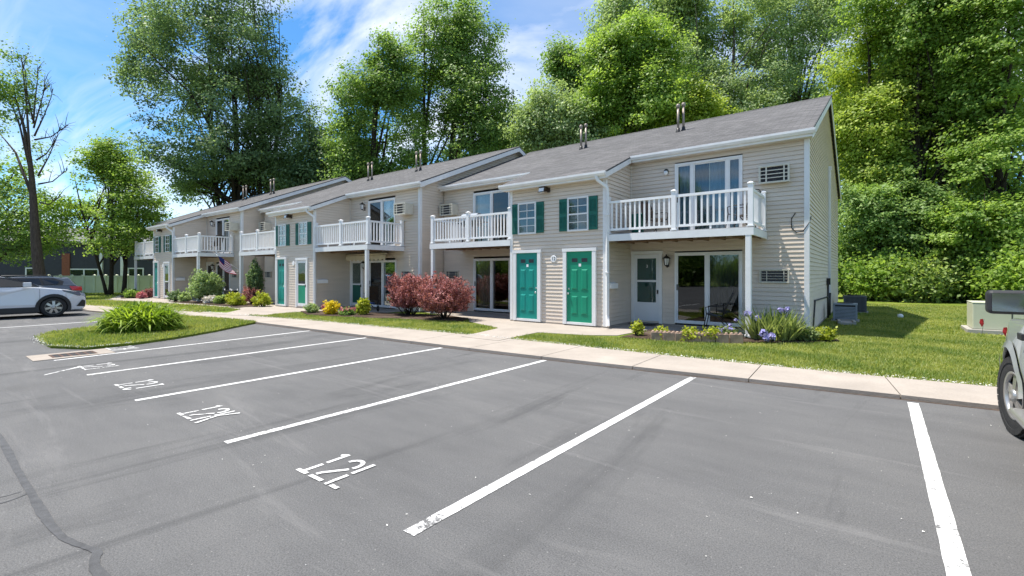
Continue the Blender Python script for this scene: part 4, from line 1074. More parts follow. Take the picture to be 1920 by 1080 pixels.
px_tree('leafy_tree', 'broad leafy tree crown at the left edge in front of the dark house', -30, 33, 230,
    [(-10,320,75,60,0),(25,385,85,38,1),(10,435,90,30,-1),(60,300,35,40,0),(80,450,50,24,1),(-10,472,70,18,0),(45,415,60,30,0)], 270, 46, .75, .20, M['leaf_mid'], .26, M['bark'], 12, G_LEFT, gap=.55, flat=.28, limbs=16)
px_tree('maple_tree', 'small maple with several dark trunks on the grass before the pale fence', 207, 33, 255,
    [(205,300,34,36,0),(200,345,72,28,0),(228,375,80,24,0),(165,385,66,30,.5),(220,418,84,28,0),(160,435,60,30,0),(205,455,86,24,-.6),(255,400,46,18,0),(206,272,16,24,0),(185,330,50,40,0),(235,340,40,40,0),(195,310,42,34,0),(215,365,70,30,0)], 660, 40, .58, .18, M['leaf_bright'], .17, M['bark_dark'], 13, G_LEFT,
    gap=.56, flat=.25, limbs=12, stems=[(0,0,0,.3,.9),(.75,.55,.5,.5,.85),(-.25,-.1,-1.9,-1.5,.62)], top=8.8)
# behind the roofs
px_tree('cottonwood_tree', 'tallest deep green cottonwood behind the farthest apartment block', 450, 43, -40,
    [(400,0,120,80,0),(385,110,140,65,-1),(475,110,85,80,1),(325,165,95,50,0),(515,195,75,60,1),(430,215,130,50,-1.5),(295,235,55,34,0),(555,250,48,60,2),(500,290,80,55,0),(395,330,60,45,0),(290,60,60,50,0),(265,135,45,30,0),(420,-70,90,60,0),(285,285,26,20,0),(430,285,120,55,-2),(350,330,70,50,0),(520,330,70,45,0)], 1330, 58, .90, .25, M['leaf_deep'], .55, M['bark_dark'], 14, G_BACK,
    gap=.60, flat=.5, limbs=20, top=19, stems=[(0,0,-.6,-.4,1.),(1.2,.9,1.8,1.4,.8),(.3,1.3,.4,.2,.6),(-1.0,-.3,-2.6,-1.6,.55)], droop=.0)
px_tree('slender_tree', 'slender dark tree beside the tallest cottonwood, over the middle roof', 583, 41, 190,
    [(590,240,32,55,0),(585,300,45,50,0),(600,345,50,40,0),(560,330,40,45,0)], 200, 60, .8, .26, M['leaf_deep'], .22, M['bark_dark'], 15, G_BACK, gap=.5)
px_tree('broad_oak_tree', 'mid green tree with rounded crown left of the twin topped tree', 705, 39, 110,
    [(690,200,75,75,0),(735,150,50,70,0),(650,270,45,60,1),(720,270,80,70,0),(740,90,30,45,0),(665,320,50,50,0),(700,340,80,40,-1)], 600, 60, .8, .24, M['leaf_mid'], .38, M['bark_dark'], 16, G_BACK, gap=.5)
px_tree('twin_topped_tree', 'tall twin topped green tree rising over the middle roof', 845, 42, -10,
    [(850,40,50,48,0),(815,85,55,70,0),(880,100,62,75,0),(850,170,90,70,0),(900,210,55,70,0),(800,210,60,80,-1),(860,265,100,65,0),(930,290,40,50,1)], 780, 60, .85, .25, M['leaf_mid'], .45, M['bark_dark'], 17, G_BACK, gap=.5, stems=[(0,0,0,0,1.),(-1,-.8,-1.6,-.9,.7)])
px_tree('dusky_tree', 'low dusky green tree filling the gap behind the middle roof end', 965, 46, 200,
    [(960,260,50,55,0),(995,230,40,60,0),(930,300,50,45,0),(1000,290,60,45,0)], 260, 60, .95, .3, M['leaf_deep'], .3, M['bark_dark'], 18, G_BACK)
px_tree('silver_maple_tree', 'low pale silvery green tree just above the roof notch', 1030, 36, 150,
    [(1025,215,48,58,0),(1060,240,55,50,0),(1000,250,40,45,0),(1090,270,50,40,0)], 420, 60, .7, .22, M['leaf_silver'], .26, M['bark'], 19, G_BACK, gap=.3)
px_tree('tapering_tree', 'narrow green tree with ragged top at the right end of the sky gap', 1045, 44, 100,
    [(1050,125,30,40,0),(1030,180,35,50,0),(1070,170,38,55,0),(1010,205,30,40,0)], 230, 55, .85, .28, M['leaf_mid'], .28, M['bark_dark'], 20, G_BACK, gap=.5)
px_tree('dome_crowned_tree', 'large bright green dome crowned tree behind the two roof flues', 1180, 37, 30,
    [(1180,95,75,60,0),(1130,150,60,70,0),(1220,150,65,80,0),(1175,200,95,70,-1),(1130,235,60,45,0),(1230,240,60,40,0)], 820, 62, .75, .25, M['leaf_bright'], .42, M['bark_dark'], 21, G_BACK, gap=.33)
px_tree('high_tree', 'high dark topped tree standing behind the dome crowned one', 1190, 48, -40,
    [(1200,20,80,55,0),(1160,60,55,60,0),(1290,40,50,60,0),(1250,0,60,50,0),(1290,130,60,80,0)], 460, 60, 1.0, .31, M['leaf_silver'], .4, M['bark_dark'], 22, G_BACK, gap=.62)
px_tree('grey_poplar_tree', 'tall pale grey green poplar above the right roof with open branches', 1350, 44, -40,
    [(1345,90,65,80,0),(1400,40,70,70,0),(1320,190,70,70,0),(1400,150,80,80,0),(1370,230,90,45,0),(1300,120,35,60,0)], 620, 56, .8, .23, M['leaf_silver'], .42, M['bark'], 23, G_BACK, gap=.62, stems=[(0,0,.8,.5,1.),(-.8,-.5,-1.6,-.8,.7)])
px_tree('tall_poplar_tree', 'tallest pale poplar beside the bright wood at the top edge', 1480, 46, -60,
    [(1490,30,75,80,0),(1530,90,70,90,0),(1450,120,60,80,0),(1520,180,80,60,0),(1560,20,60,60,0),(1470,-40,80,50,0)], 640, 56, .85, .24, M['leaf_silver'], .45, M['bark'], 24, G_BACK, gap=.62)
px_tree('young_lime_tree', 'yellow green young tree peeping over the roof between the flues', 1290, 35, 150,
    [(1290,195,45,40,0),(1265,215,35,30,0),(1330,215,40,30,0)], 190, 60, .6, .22, M['leaf_yellow'], .2, M['bark_dark'], 25, G_BACK, gap=.3)
# the wood right of the gable
px_tree('sunlit_tree', 'bright yellow green tree crowding the right gable', 1640, 31, 60,
    [(1610,150,65,70,0),(1660,100,70,65,0),(1620,250,55,70,-1),(1680,210,80,80,0),(1640,330,60,60,-1),(1560,170,40,40,2),(1720,60,60,50,1)], 780, 62, .62, .21, M['leaf_yellow'], .26, M['bark_dark'], 26, G_WOOD, gap=.33, flat=.38)
px_tree('dark_trunked_tree', 'tall green tree with a dark forked trunk in the middle of the wood', 1722, 29, -60,
    [(1720,40,80,80,0),(1760,130,85,70,1),(1700,250,80,60,1),(1790,230,70,70,0),(1740,330,90,55,.5),(1680,-10,80,50,1),(1760,-60,90,60,0)], 820, 60, .65, .21, M['leaf_bright'], .30, M['bark_dark'], 27, G_WOOD, gap=.56, flat=.36, stems=[(0,0,.2,.1,1.),(.5,.3,2.8,1.6,.7)])
px_tree('layered_tree', 'green layered tree at the right edge of the wood', 1880, 26, -60,
    [(1880,60,90,80,0),(1930,180,90,80,0),(1850,170,70,60,1),(1880,290,90,70,0),(1820,330,70,50,.5),(1950,330,80,80,0),(1900,400,90,45,0),(1830,10,70,60,1)], 900, 60, .6, .20, M['leaf_bright'], .28, M['bark_dark'], 28, G_WOOD, gap=.42, flat=.33)
px_tree('shaded_tree', 'deep green tree filling the shaded back of the wood', 1800, 37, 0,
    [(1780,120,120,110,0),(1700,280,100,110,0),(1860,260,110,110,0),(1640,400,70,90,0),(1780,430,150,60,0)], 760, 60, 1.0, .30, M['leaf_mid'], .4, M['bark_dark'], 29, G_WOOD, gap=.25)
px_tree('backing_tree', 'dense tree behind the wood next to the gable', 1610, 40, 120,
    [(1590,260,70,110,0),(1650,180,90,100,0),(1600,420,70,90,0),(1700,420,100,90,0)], 520, 60, 1.0, .3, M['leaf_mid'], .4, M['bark_dark'], 30, G_WOOD, gap=.2)
px_tree('lower_maple_tree', 'lower branching maple over the lawn beside the gable', 1640, 27.5, 300,
    [(1625,400,45,60,0),(1680,440,65,45,0),(1620,470,40,50,.5),(1740,420,70,45,0),(1700,380,50,40,.5)], 520, 56, .5, .19, M['leaf_mid'], .16, M['bark_dark'], 31, G_WOOD, gap=.33, flat=.32)
px_tree('edge_maple_tree', 'broad leafed low tree behind the pale green utility box', 1850, 24.5, 350,
    [(1850,420,75,45,0),(1910,450,70,45,0),(1800,450,50,40,.5),(1960,400,70,70,0),(1880,480,70,30,0)], 480, 56, .48, .19, M['leaf_bright'], .15, M['bark_dark'], 32, G_WOOD, gap=.3, flat=.32)
# undergrowth along the edge of the lawn
und = [(1590,505,29,1.9,3.0,'leaf_mid','dark bush in the corner behind the condensers'),(1655,515,26.5,1.9,2.6,'leaf_bright','rounded bush right of the condensers at the lawn edge'),(1715,525,25.5,1.6,2.0,'leaf_shrub','low pale bush with bare twigs at the middle of the lawn edge'),
       (1765,510,26.2,1.8,2.6,'leaf_shrub','taller pale bush behind the white lawn cap'),(1815,520,25,1.4,1.9,'leaf_mid','bush just left of the utility box'),(1880,505,24,2.0,2.4,'leaf_bright','green bush rising behind the utility box'),(1955,500,22,2.2,2.5,'leaf_bright','bush at the right edge beyond the pickup mirror'),(1690,500,29,2.4,3.4,'leaf_mid','tall dark bush deep between the trunks'),(1830,495,29,2.6,3.6,'leaf_mid','tall dark bush deep behind the utility box')]
for i, (px, py, d, r, h, mt, lb) in enumerate(und):
    p = at(px, 512, d); make_shrub('understory_bush', lb, (p.x, p.y, .08), r, r*.8, h, 190, 46, .19, M[mt], 60+i, 'undergrowth bushes along the lawn edge', 0, 'bush', M['bark_dark'], .27, twig=.9)
# trees across the car park, behind the viewpoint (they show in the window glass)
src = [o for o in bpy.data.objects if o.name in ('broad_oak_tree','dome_crowned_tree')]
for i in range(11):
    x = -74+i*11+3*math.sin(i*7); y = -37+2.5*math.cos(i*5); k = .72+.1*math.sin(i*3)
    c = copy_tree(src[i % len(src)]); c.location = (x, y, -1.5); c.scale = (k,k,k*.9); c.rotation_euler[2] = i*1.3
    tag(c, 'green tree across the car park mirrored in the window glass', 'tree', 'trees across the car park')

bsrc = [o for o in bpy.data.objects if o.name.startswith('understory_bush') and o.parent is None][1]  # unseen bushes, added to cover the bare turf band in the window reflections
for i in range(20):
    c = copy_tree(bsrc); c.location = (-80+i*5.2, -32.5+math.sin(i*4), 0); k = 1.5+.3*math.sin(i*2.3); c.scale = (k*1.15,k,k); c.rotation_euler[2] = i*.9
    tag(c, 'unseen green bush added across the car park to fill the window reflections', 'bush', 'unseen bushes added across the car park')

# ------------------------------------------------------------------ planting beds
rb = 'red barberry bushes before the middle patio'
make_shrub('barberry_bush', 'rounded red barberry bush nearest the brown curtained patio door', (-11.35,10.95,.08), 1.02, .95, 1.34, 720, 34, .055, M['leaf_red'], 41, rb, 1.0, 'shrub', M['bark_dark'], .22, twig=.26, vase=True)
make_shrub('barberry_bush', 'rounded red barberry bush left of and behind the other one', (-13.55,11.35,.08), .98, .9, 1.40, 660, 34, .055, M['leaf_red'], 42, rb, 1.0, 'shrub', M['bark_dark'], .22, twig=.26, vase=True)
def mini(name, label, loc, r, h, mat, seed, cat='plant', leaf=.06, ncl=70, per=22, spiky=.5, ratio=.62, group=None): return make_shrub(name, label, loc, r, r, h, ncl, per, leaf, M[mat], seed, group, spiky, cat, M['bark'], .1, twig=.12, ratio=ratio)
mini('golden_shrub', 'bright yellow flowering shrub in the middle bed', (-16.0,9.72,.09), .32, .44, 'leaf_gold', 43, 'shrub', .07)
p = mini('pink_flower_plant', 'low clump of pink flowers in the mulch beside the yellow shrub', (-15.2,9.82,.09), .30, .18, 'leaf_mid', 44)
for i in range(26): rg = np.random.default_rng(300+i); blossom(p, (rg.normal()*.2, rg.normal()*.18, .17+.06*rg.random()), .06, M['petal_pink'], 300+i, 10)
mini('green_flower_plant', 'upright light green leafy plant between the pink flowers and the barberries', (-14.9,10.3,.09), .19, .5, 'leaf_lime', 45, leaf=.09)
mini('silver_plant', 'low grey green plant at the left end of the middle bed', (-17.1,9.55,.1), .24, .26, 'leaf_silver', 46)
mini('small_flower_plant', 'small pinkish sprig beside the downspout of the middle block', (-16.9,10.0,.1), .12, .36, 'petal_pink', 47, leaf=.04, ncl=30)
# far bed
make_shrub('globe_bush', 'large rounded pale topped green bush before the farthest block', (-27.9,9.75,.1), .86, .8, 1.5, 420, 36, .085, M['leaf_silver'], 48, None, .6, 'shrub', M['bark_dark'], .16, twig=.3)
for i, (x, y, r, h, mt, nm, lb) in enumerate([(-24.9,9.85,.34,.5,'leaf_lime','lime_shrub','yellow green low shrub left of the small barberry'),(-23.7,9.6,.42,.45,'leaf_lime','lime_shrub','spreading lime shrub right of the iron planter'),(-22.35,10.1,.42,.58,'leaf_lime','clipped_shrub','clipped yellow green shrub before the middle block left patio'),
    (-24.3,10.5,.6,.85,'leaf_red','small_barberry_bush','small red barberry under the dark conifer'),(-25.7,9.6,.28,.36,'leaf_shrub','bedding_plant','pale bedding plant before the iron planter'),(-26.6,9.45,.26,.28,'petal_white','bedding_plant','white flowering plant right of the globe bush'),
    (-30.0,9.0,.40,.52,'leaf_deep','dwarf_spruce','small dark dwarf spruce beside the far storm door'),(-29.2,9.2,.30,.34,'leaf_silver','bedding_plant','grey bedding plant left of the globe bush'),(-34.9,8.75,.22,.30,'petal_pink','bedding_plant','pink flowering plant beside the far teal door'),
    (-36.2,8.6,.42,.42,'leaf_bright','bedding_plant','green flowering clump under the far balcony post'),(-37.6,8.9,.45,.45,'leaf_shrub','bedding_plant','pale green clump at the far end of the beds'),(-35.6,9.3,.3,.5,'leaf_red','bedding_plant','dark red leafed plant under the far balcony')]):
    mini(nm, lb, (x, y, .1), r, h, mt, 70+i, 'plant' if 'plant' in nm else 'shrub', .075, 80, 22)
make_shrub('column_conifer', 'dark upright conifer beside the corner of the farthest block', (-24.55,10.75,.1), .34, .34, 1.95, 260, 40, .07, M['leaf_deep'], 90, None, 1.2, 'shrub', M['brown'], .3, twig=.2)
# hanging basket hook
t = thing('plant_hook', 'black shepherd hook with a hanging plant on the middle block left patio', 'plant stand', (-21.9,11.3,.1))
m = MB(); m.tube([(0,0,-.1),(0,0,1.45),(-.05,0,1.6),(-.18,0,1.62),(-.25,0,1.5)], .012, 6); m.build('hook', M['black'], t)
bl = make_shrub('hanging_plant', 'small dark plant hanging from the shepherd hook', (-22.15,11.3,.62), .22, .22, .34, 60, 22, .06, M['leaf_deep'], 91, None, .3, 'plant', M['black'], .1, twig=.15)
m = MB(); m.tube([(0,0,.2),(0,0,.98)], .006, 4); m.build('hanger', M['black'], bl)
# iron planter and bench things by the far patio
t = thing('planter_stand', 'low dark iron planter box on the far patio edge', 'planter', (-26.0,10.2,.1))
m = MB(); m.box(-.45,-.16,.38,.45,.16,.62); m.build('box', M['black'], t)
for x in (-.42,.42):
    m = MB(); m.tube([(x,-.13,0),(x,-.13,.7)], .016, 6); m.tube([(x,.13,0),(x,.13,.7)], .016, 6); m.build('leg', M['trim'], t)
# small flag
def cloth(parent, name, w, h, cols, rows, fn):
    return None
t = thing('flag', 'striped flag with blue canton on a slanting pole at the farthest block', 'flag', (-27.55,11.22,0))
m = MB(); A = Vector((-.02,.0,1.78)); B = Vector((-.62,-.95,2.62)); m.tube([A, B], .016, 6); m.lathe([(.03,0),(.03,.03)], tuple(B), 'z', 8); m.build('pole', M['trim'], t)
def flag_pt(u, v):   # u along the pole from the tip, v down the cloth
    p = B.lerp(A, .06+u*.62); s = math.sin(v*5+u*3)*.05
    return (p.x+s+v*.26, p.y+s*.8+v*.10, p.z-v*(.62+.1*math.sin(u*4)))
for mat, cells in (('flag_blue', lambda i, j: i < 6 and j < 5), ('flag_red', lambda i, j: not (i < 6 and j < 5) and (i % 2 == 0)), ('flag_white', lambda i, j: not (i < 6 and j < 5) and (i % 2 == 1))):
    m = MB()
    for i in range(13):
        for j in range(12):
            if cells(i, j): m.quad(flag_pt(j/12+.0, i/13), flag_pt((j+1)/12, i/13), flag_pt((j+1)/12, (i+1)/13), flag_pt(j/12, (i+1)/13))
    m.build({'flag_blue':'canton','flag_red':'red_stripes','flag_white':'white_stripes'}[mat], M[mat], t)
# island daylily
strap_plant('daylily_clump', 'large mounded yellow green daylily clump on the grass island', (-15.75,3.95,.05), .80, 1000, .98, .05, M['leaf_daylily'], 50, 'plant', (.0,.7), (1.2,2.9))
rg = np.random.default_rng(77); n = 5200; d = unit(rg.normal(size=(n,3))); d[:,2] = np.abs(d[:,2]); P_ = d*(rg.random((n,1))**.3)*np.array([.98,.88,.74])
leaf_object('inner_leaves', P_, unit(d+rg.normal(size=(n,3))*.5-np.array([0,0,.35])), unit(rg.normal(size=(n,3))*.6+d+np.array([0,0,.5])), .16+.14*rg.random(n), .035+.02*rg.random(n), M['leaf_daylily'], [o for o in bpy.data.objects if o.name == 'daylily_clump'][0], None, 78)
# near bed: irises, hostas, edging
t = strap_plant('iris_clump', 'tall iris clump with violet flowers beside the nearest balcony post', (-1.98,12.25,.09), .50, 380, .80, .046, M['leaf_iris'], 51, 'plant', (.05,.75), (.15,.95))
m = MB(); rg = np.random.default_rng(8); fl = []
for (x, y, z, r) in ((-.40,-.36,.58,.135),(-.18,-.42,.50,.10),(.24,-.12,.68,.10),(.36,-.14,.70,.09),(-.02,-.68,.18,.14),(.14,-.66,.14,.12),(.04,-.72,.08,.11),(-.78,-.38,.28,.075),(-.70,-.2,.40,.06),(-.9,-.5,.16,.08)):
    m.tube([(x*.4,y*.4,0),(x*.8,y*.8,z*.6),(x,y,z)], .008, 5); fl.append((x,y,z,r))
m.build('stem', M['leaf_iris'], t)
for i, (x, y, z, r) in enumerate(fl): blossom(t, (x,y,z), r, M['petal_violet'], 500+i, 22)
mini('spilling_plant', 'low pale green plant spilling round the iris foot by the corner post', (-1.35,12.55,.1), .32, .24, 'leaf_iris', 52, leaf=.08, ratio=.4)
mini('rosette_plant', 'small light leaved plant at the right end of the near bed', (-1.0,12.75,.1), .2, .2, 'leaf_lime', 53, leaf=.07)
for i, (x, y, r, h, lb) in enumerate([(-4.62,10.95,.10,.28,'upright yellow sprig at the left end of the near bed'),(-3.98,10.72,.15,.20,'yellow green clump spilling over the edging left of the other two'),(-3.38,10.82,.22,.22,'largest yellow green clump on the stone edging'),(-2.95,11.0,.18,.22,'yellow green clump on the edging nearest the irises')]):
    mini('golden_hosta', lb, (x, y, .1), r, h, 'leaf_lime', 54+i, 'plant', .07, 36, 16)
p = mini('violet_flower_plant', 'small violet flowers between the edging and the irises', (-2.72,11.35,.1), .2, .22, 'leaf_iris', 59, leaf=.06)
for i in range(9): rg = np.random.default_rng(700+i); blossom(p, (rg.normal()*.14, rg.normal()*.12, .2+.08*rg.random()), .055, M['petal_violet'], 700+i, 8)
e = MB(); e.box(-.135,-.045,-.05,.135,.045,.16)
for k in range(3): e.lathe([(.036,.15),(.036,.18),(.02,.195)], (-.09+k*.09,0,0), 'z', 8)
e0 = None; A = Vector((-4.12,10.50)); B = Vector((-2.35,11.28)); ang = math.atan2(B.y-A.y, B.x-A.x)
for k in range(7):
    f = (k+.5)/7; q = A.lerp(B, f)
    if e0 is None: o = e0 = e.build('edging_block', M['edging'], None, .008)
    else: o = e0.copy(); COL.objects.link(o)
    o.location = (q.x, q.y-.12*math.sin(f*3.14), .1); o.rotation_euler = (0,0,ang+.02*math.sin(k*5))
    tag(o, 'brown scalloped edging block in the row bordering the near flower bed', 'edging block', 'edging blocks along the near bed')

# ------------------------------------------------------------------ vehicles (x forward, y to the left, z up)
def arch(cx, r, zc, zb, n=12):
    """points over a wheel arch, from rear to front"""
    a0 = math.asin(max(-1, min(1, (zb-zc)/r)))
    return [(cx-r*math.cos(a0+(math.pi-2*a0)*i/n), zc+r*math.sin(a0+(math.pi-2*a0)*i/n)) for i in range(n+1)]
def body_mesh(outline, hw, taper, name, mat, parent, bev=.05, seg=3):
    """a side outline (x,z) given width hw(z) and narrowed to the nose and tail by taper(x)"""
    m = MB(); n = len(outline)
    v = [(x, -hw(z)*taper(x), z) for x, z in outline]+[(x, hw(z)*taper(x), z) for x, z in outline]
    m.add(v, [tuple(range(n)), tuple(range(2*n-1, n-1, -1))]+[((i+1)%n, i, n+i, n+(i+1)%n) for i in range(n)])
    o = m.build(name, mat, parent, bev, seg)
    me = o.data; bm = bmesh.new(); bm.from_mesh(me); bmesh.ops.recalc_face_normals(bm, faces=bm.faces)
    bmesh.ops.triangulate(bm, faces=[f for f in bm.faces if len(f.verts) > 4]); bm.to_mesh(me); bm.free()
    return o
def wheel(parent, x, y, r, w, spokes, side, steer=0., rimr=.68, knob=0):
    """side +1: outer face to +y"""
    root_m = Matrix.Translation((x, y, r)) @ Matrix.Rotation(steer, 4, 'Z')
    t = MB(); hw = w/2
    t.lathe([(r*rimr,-hw*.9),(r*.86,-hw),(r*.965,-hw*.86),(r,-hw*.6),(r,hw*.6),(r*.965,hw*.86),(r*.86,hw),(r*rimr,hw*.9)], (0,0,0), 'y', 40, True, False)
    if knob:
        nk = 34
        for i in range(nk):
            a = 2*math.pi*i/nk
            for yy, da in ((hw*.62, 0), (0, .5), (-hw*.62, 0)):
                b = MB(); b.box(-.033,-hw*.24,0,.033,hw*.24,.016); b.xform(Matrix.Rotation(a+da*2*math.pi/nk, 4, 'Y') @ Matrix.Translation((0, yy, r-.005))); t.add(b.v, b.f)
            b = MB(); b.box(-.03,-.01,-.055,.03,.012,.0); b.xform(Matrix.Rotation(a, 4, 'Y') @ Matrix.Translation((0, hw*.93, r*.975))); t.add(b.v, b.f)
            b = MB(); b.box(-.03,-.012,-.055,.03,.01,.0); b.xform(Matrix.Rotation(a, 4, 'Y') @ Matrix.Translation((0, -hw*.93, r*.975))); t.add(b.v, b.f)
    t.xform(root_m); wh = t.build('wheel', M['tyre'], parent)
    d = MB(); d.lathe([(r*rimr*.98,-.02),(r*rimr*.98,.0)], (0, side*hw*.25, 0), 'y', 32, False); d.xform(root_m); d.build('hub_back', M['alloy_dark'], wh)
    q = MB(); yf = side*hw*.80
    q.lathe([(r*rimr*1.02,-.02),(r*rimr*1.03,.018),(r*rimr*.93,.012),(r*rimr*.92,-.02)], (0, yf, 0), 'y', 40, True, False)
    for i in range(spokes):
        a = 2*math.pi*i/spokes; b = MB(); w0, w1 = r*.085, r*.12
        b.add([(-w0,yf+.012*side,r*.10),(w0,yf+.012*side,r*.10),(w1,yf-.005*side,r*rimr*.95),(-w1,yf-.005*side,r*rimr*.95),(-w0,yf-.03*side,r*.10),(w0,yf-.03*side,r*.10),(w1*.8,yf-.04*side,r*rimr*.95),(-w1*.8,yf-.04*side,r*rimr*.95)], [(0,1,2,3),(7,6,5,4),(0,4,5,1),(1,5,6,2),(2,6,7,3),(3,7,4,0)])
        b.xform(Matrix.Rotation(a, 4, 'Y')); q.add(b.v, b.f)
    q.lathe([(r*.17,-.03),(r*.17,.015),(r*.12,.03),(.02,.034)] if side > 0 else [(.02,-.034),(r*.12,-.03),(r*.17,-.015),(r*.17,.03)], (0, yf, 0), 'y', 20)
    q.xform(root_m); o = q.build('rim', M['alloy'], wh)
    bm = bmesh.new(); bm.from_mesh(o.data); bmesh.ops.recalc_face_normals(bm, faces=bm.faces); bm.to_mesh(o.data); bm.free()
    return wh
def crossover(name, label, cat, loc, rz, paint, group, L=4.6, H=1.70, Wd=1.82, wb=2.67, rear_lamps=False, spokes=10):
    t = thing(name, label, cat, loc, rz, group); h = Wd/2; f = L/2; xf, xr_ = f-.93, f-.93-wb; R_ = .355; ar = .41
    low = [(-f+.03,.42),(-f,.62),(-f+.02,.86),(-f+.10,1.02),(-f+.16,1.09),(.85,1.10),(1.25,1.055),(1.75,.98),(f-.30,.90),(f-.13,.80),(f-.03,.66),(f,.48),(f-.04,.30),(f-.16,.22),(xf+ar*1.0,.22)]
    a1 = arch(xf, ar, R_, .22)[::-1]; a2 = arch(xr_, ar, R_, .22)[::-1]
    out = low+a1[1:-1]+[(xf-ar,.22),(xr_+ar,.22)]+a2[1:-1]+[(xr_-ar,.30)]
    hw = lambda z: h*(.90+.10*min(1, max(0,(z-.2)/.45)) if z < .75 else 1-.10*max(0,(z-.78)/.35)**1.5)
    tp = lambda x: 1-.16*max(0,(abs(x)-(f-.75))/.75)**2
    b = body_mesh(out, hw, tp, 'body', paint, t, .045)
    gh = [(-f+.18,1.06),(-f+.42,1.42),(-f+.62,H-.06),(-f+1.0,H-.005),(-.55,H),(.05,H-.05),(.30,H-.12),(1.10,1.07)]
    ghw = lambda z: h*(.90-.20*max(0,(z-1.06)/(H-1.06)))
    body_mesh(gh, ghw, lambda x: 1-.05*max(0,(-x-1.4)/.8), 'cabin', paint, t, .05)
    def sidew(pts, s, name, mat, off=.004, parent=None):
        m = MB(); v = [(x, s*(ghw(z)*(1-.05*max(0,(-x-1.4)/.8))+off), z) for x, z in pts]
        m.add(v, [tuple(range(len(pts))) if s < 0 else tuple(range(len(pts)))[::-1]]); return m.build(name, mat, parent or b)
    zb, zt = 1.12, H-.10
    for s in (-1, 1):
        sidew([(-.08,zb),(.93,zb),(.80,1.20),(.24,zt-.06),(-.02,zt)], s, 'window', M['car_glass'])
        sidew([(-1.08,zb),(-.16,zb),(-.10,zt),(-1.02,zt+.005)], s, 'window', M['car_glass'])
        sidew([(-1.62,zb+.12),(-1.50,zb),(-1.16,zb),(-1.10,zt),(-1.42,zt-.02)], s, 'window', M['car_glass'])
        sidew([(-1.70,zb-.02),(1.02,zb-.02),(.82,1.24),(.24,zt),(-.02,zt+.045),(-1.45,zt+.03),(-1.75,zb+.14)], s, 'window_trim', M['plastic'], .0015)
        # cladding: arches and sill
        m = MB()
        for cx in (xf, xr_):
            A_ = arch(cx, ar+.075, R_, .22, 16); B_ = arch(cx, ar-.02, R_, .20, 16); k = len(A_)
            y = s*(hw(.6)*1.0+.006); yi = s*(hw(.6)-.05)
            vs = [(x, s*(hw(max(z,.45))*tp(x)+.012), z) for x, z in A_]+[(x, s*(hw(max(z,.45))*tp(x)+.012), z) for x, z in B_]+[(x, s*(h-.14), z) for x, z in B_]
            m.add(vs, [(i, i+1, k+i+1, k+i) for i in range(k-1)]+[(k+i, k+i+1, 2*k+i+1, 2*k+i) for i in range(k-1)])
        m.box(xr_+ar+.05, s*(hw(.3)-.02), .20, xf-ar-.05, s*(hw(.35)+.022), .38)
        m.build('cladding', M['plastic'], b)
        m = MB(); x0 = .70; m.box(x0-.10, s*(h*.88), 1.13, x0, s*(h+.05), 1.17); m.box(x0-.13, s*(h+.0), 1.11, x0+.08, s*(h+.20), 1.27)
        m.build('door_mirror', paint, t, .03)
        for x0 in (.0, -.98):
            m = MB(); m.box(x0, s*(h*.985), .93, x0+.20, s*(h*1.0+.015), .965); m.build('door_handle', paint, b)
        m = MB()
        for x0 in (1.0, -.10, -1.05): m.box(x0, s*(hw(.6)+.0005), .40, x0+.008, s*(hw(.6)+.0025), 1.02)
        m.build('door_gap', M['black'], b)
        hp = [(f-.08,.84),(f-.50,.95),(f-.72,.99),(f-.66,.92),(f-.22,.74)]
        m = MB(); m.add([(x, s*(hw(z)*tp(x)+.006), z) for x, z in hp], [(0,1,2,3,4)]); m.build('headlight', M['headlamp_dark'], t)
        hp = [(f-.06,.82),(f-.22,.88),(f-.16,.74),(f-.04,.70)]
        m = MB(); m.add([(x, s*(hw(z)*tp(x)+.012), z) for x, z in hp], [(0,1,2,3)]); m.build('headlight', M['headlamp'], t)
        hp = [(f-.04,.56),(f-.14,.60),(f-.30,.36),(f-.04,.34)]
        m = MB(); m.add([(x, s*(hw(z)*tp(x)+.010), z) for x, z in hp], [(0,1,2,3)]); m.build('fog_recess', M['plastic'], t)
        hp = [(-f+.02,1.03),(-f+.42,1.06),(-f+.34,.88),(-f-.0,.86)]
        m = MB(); m.add([(x, s*(hw(z)*tp(x)+.014), z) for x, z in hp], [(0,1,2,3)]); m.build('tail_light', M['tail'], t)
        m = MB(); m.tube([(-1.35,s*h*.66,H+.035),(-.0,s*h*.66,H+.03),(.12,s*h*.67,H-.06)], .018, 6); m.tube([(-1.35,s*h*.66,H+.035),(-1.45,s*h*.66,H-.01)], .018, 6); m.build('roof_rail', M['plastic'], t)
        for x in (xf, xr_): wheel(t, x, s*(h-.125), R_, .23, spokes, s)
    m = MB(); m.add([(1.13,-h*.80,1.09),(1.13,h*.80,1.09),(.29,h*.68,H-.10),(.29,-h*.68,H-.10)], [(0,1,2,3)]); m.xform(Matrix.Translation((.018,0,.012))); m.build('windscreen', M['car_glass'], b)
    m = MB(); m.add([(-f+.20,-h*.78,1.12),(-f+.20,h*.78,1.12),(-f+.58,h*.68,H-.11),(-f+.58,-h*.68,H-.11)], [(3,2,1,0)]); m.xform(Matrix.Translation((-.016,0,.014))); m.build('rear_window', M['car_glass'], b)
    m = MB(); m.box(xr_-ar,-h+.16,.2,xf+ar,h-.16,.75); m.build('underbody', M['black'], t)
    m = MB(); m.box(f-.02,-h*.62,.50,f+.015,h*.62,.72); m.box(-f-.02,-h*.55,.5,-f+.02,h*.55,.62); m.build('grille', M['plastic'], t)
    return t
crossover('parked_car', 'white crossover car parked nose in, nearest on the left', 'car', (-24.62, 1.98, 0), R(90), M['car_white'], 'cars parked on the left', H=1.53, spokes=7)
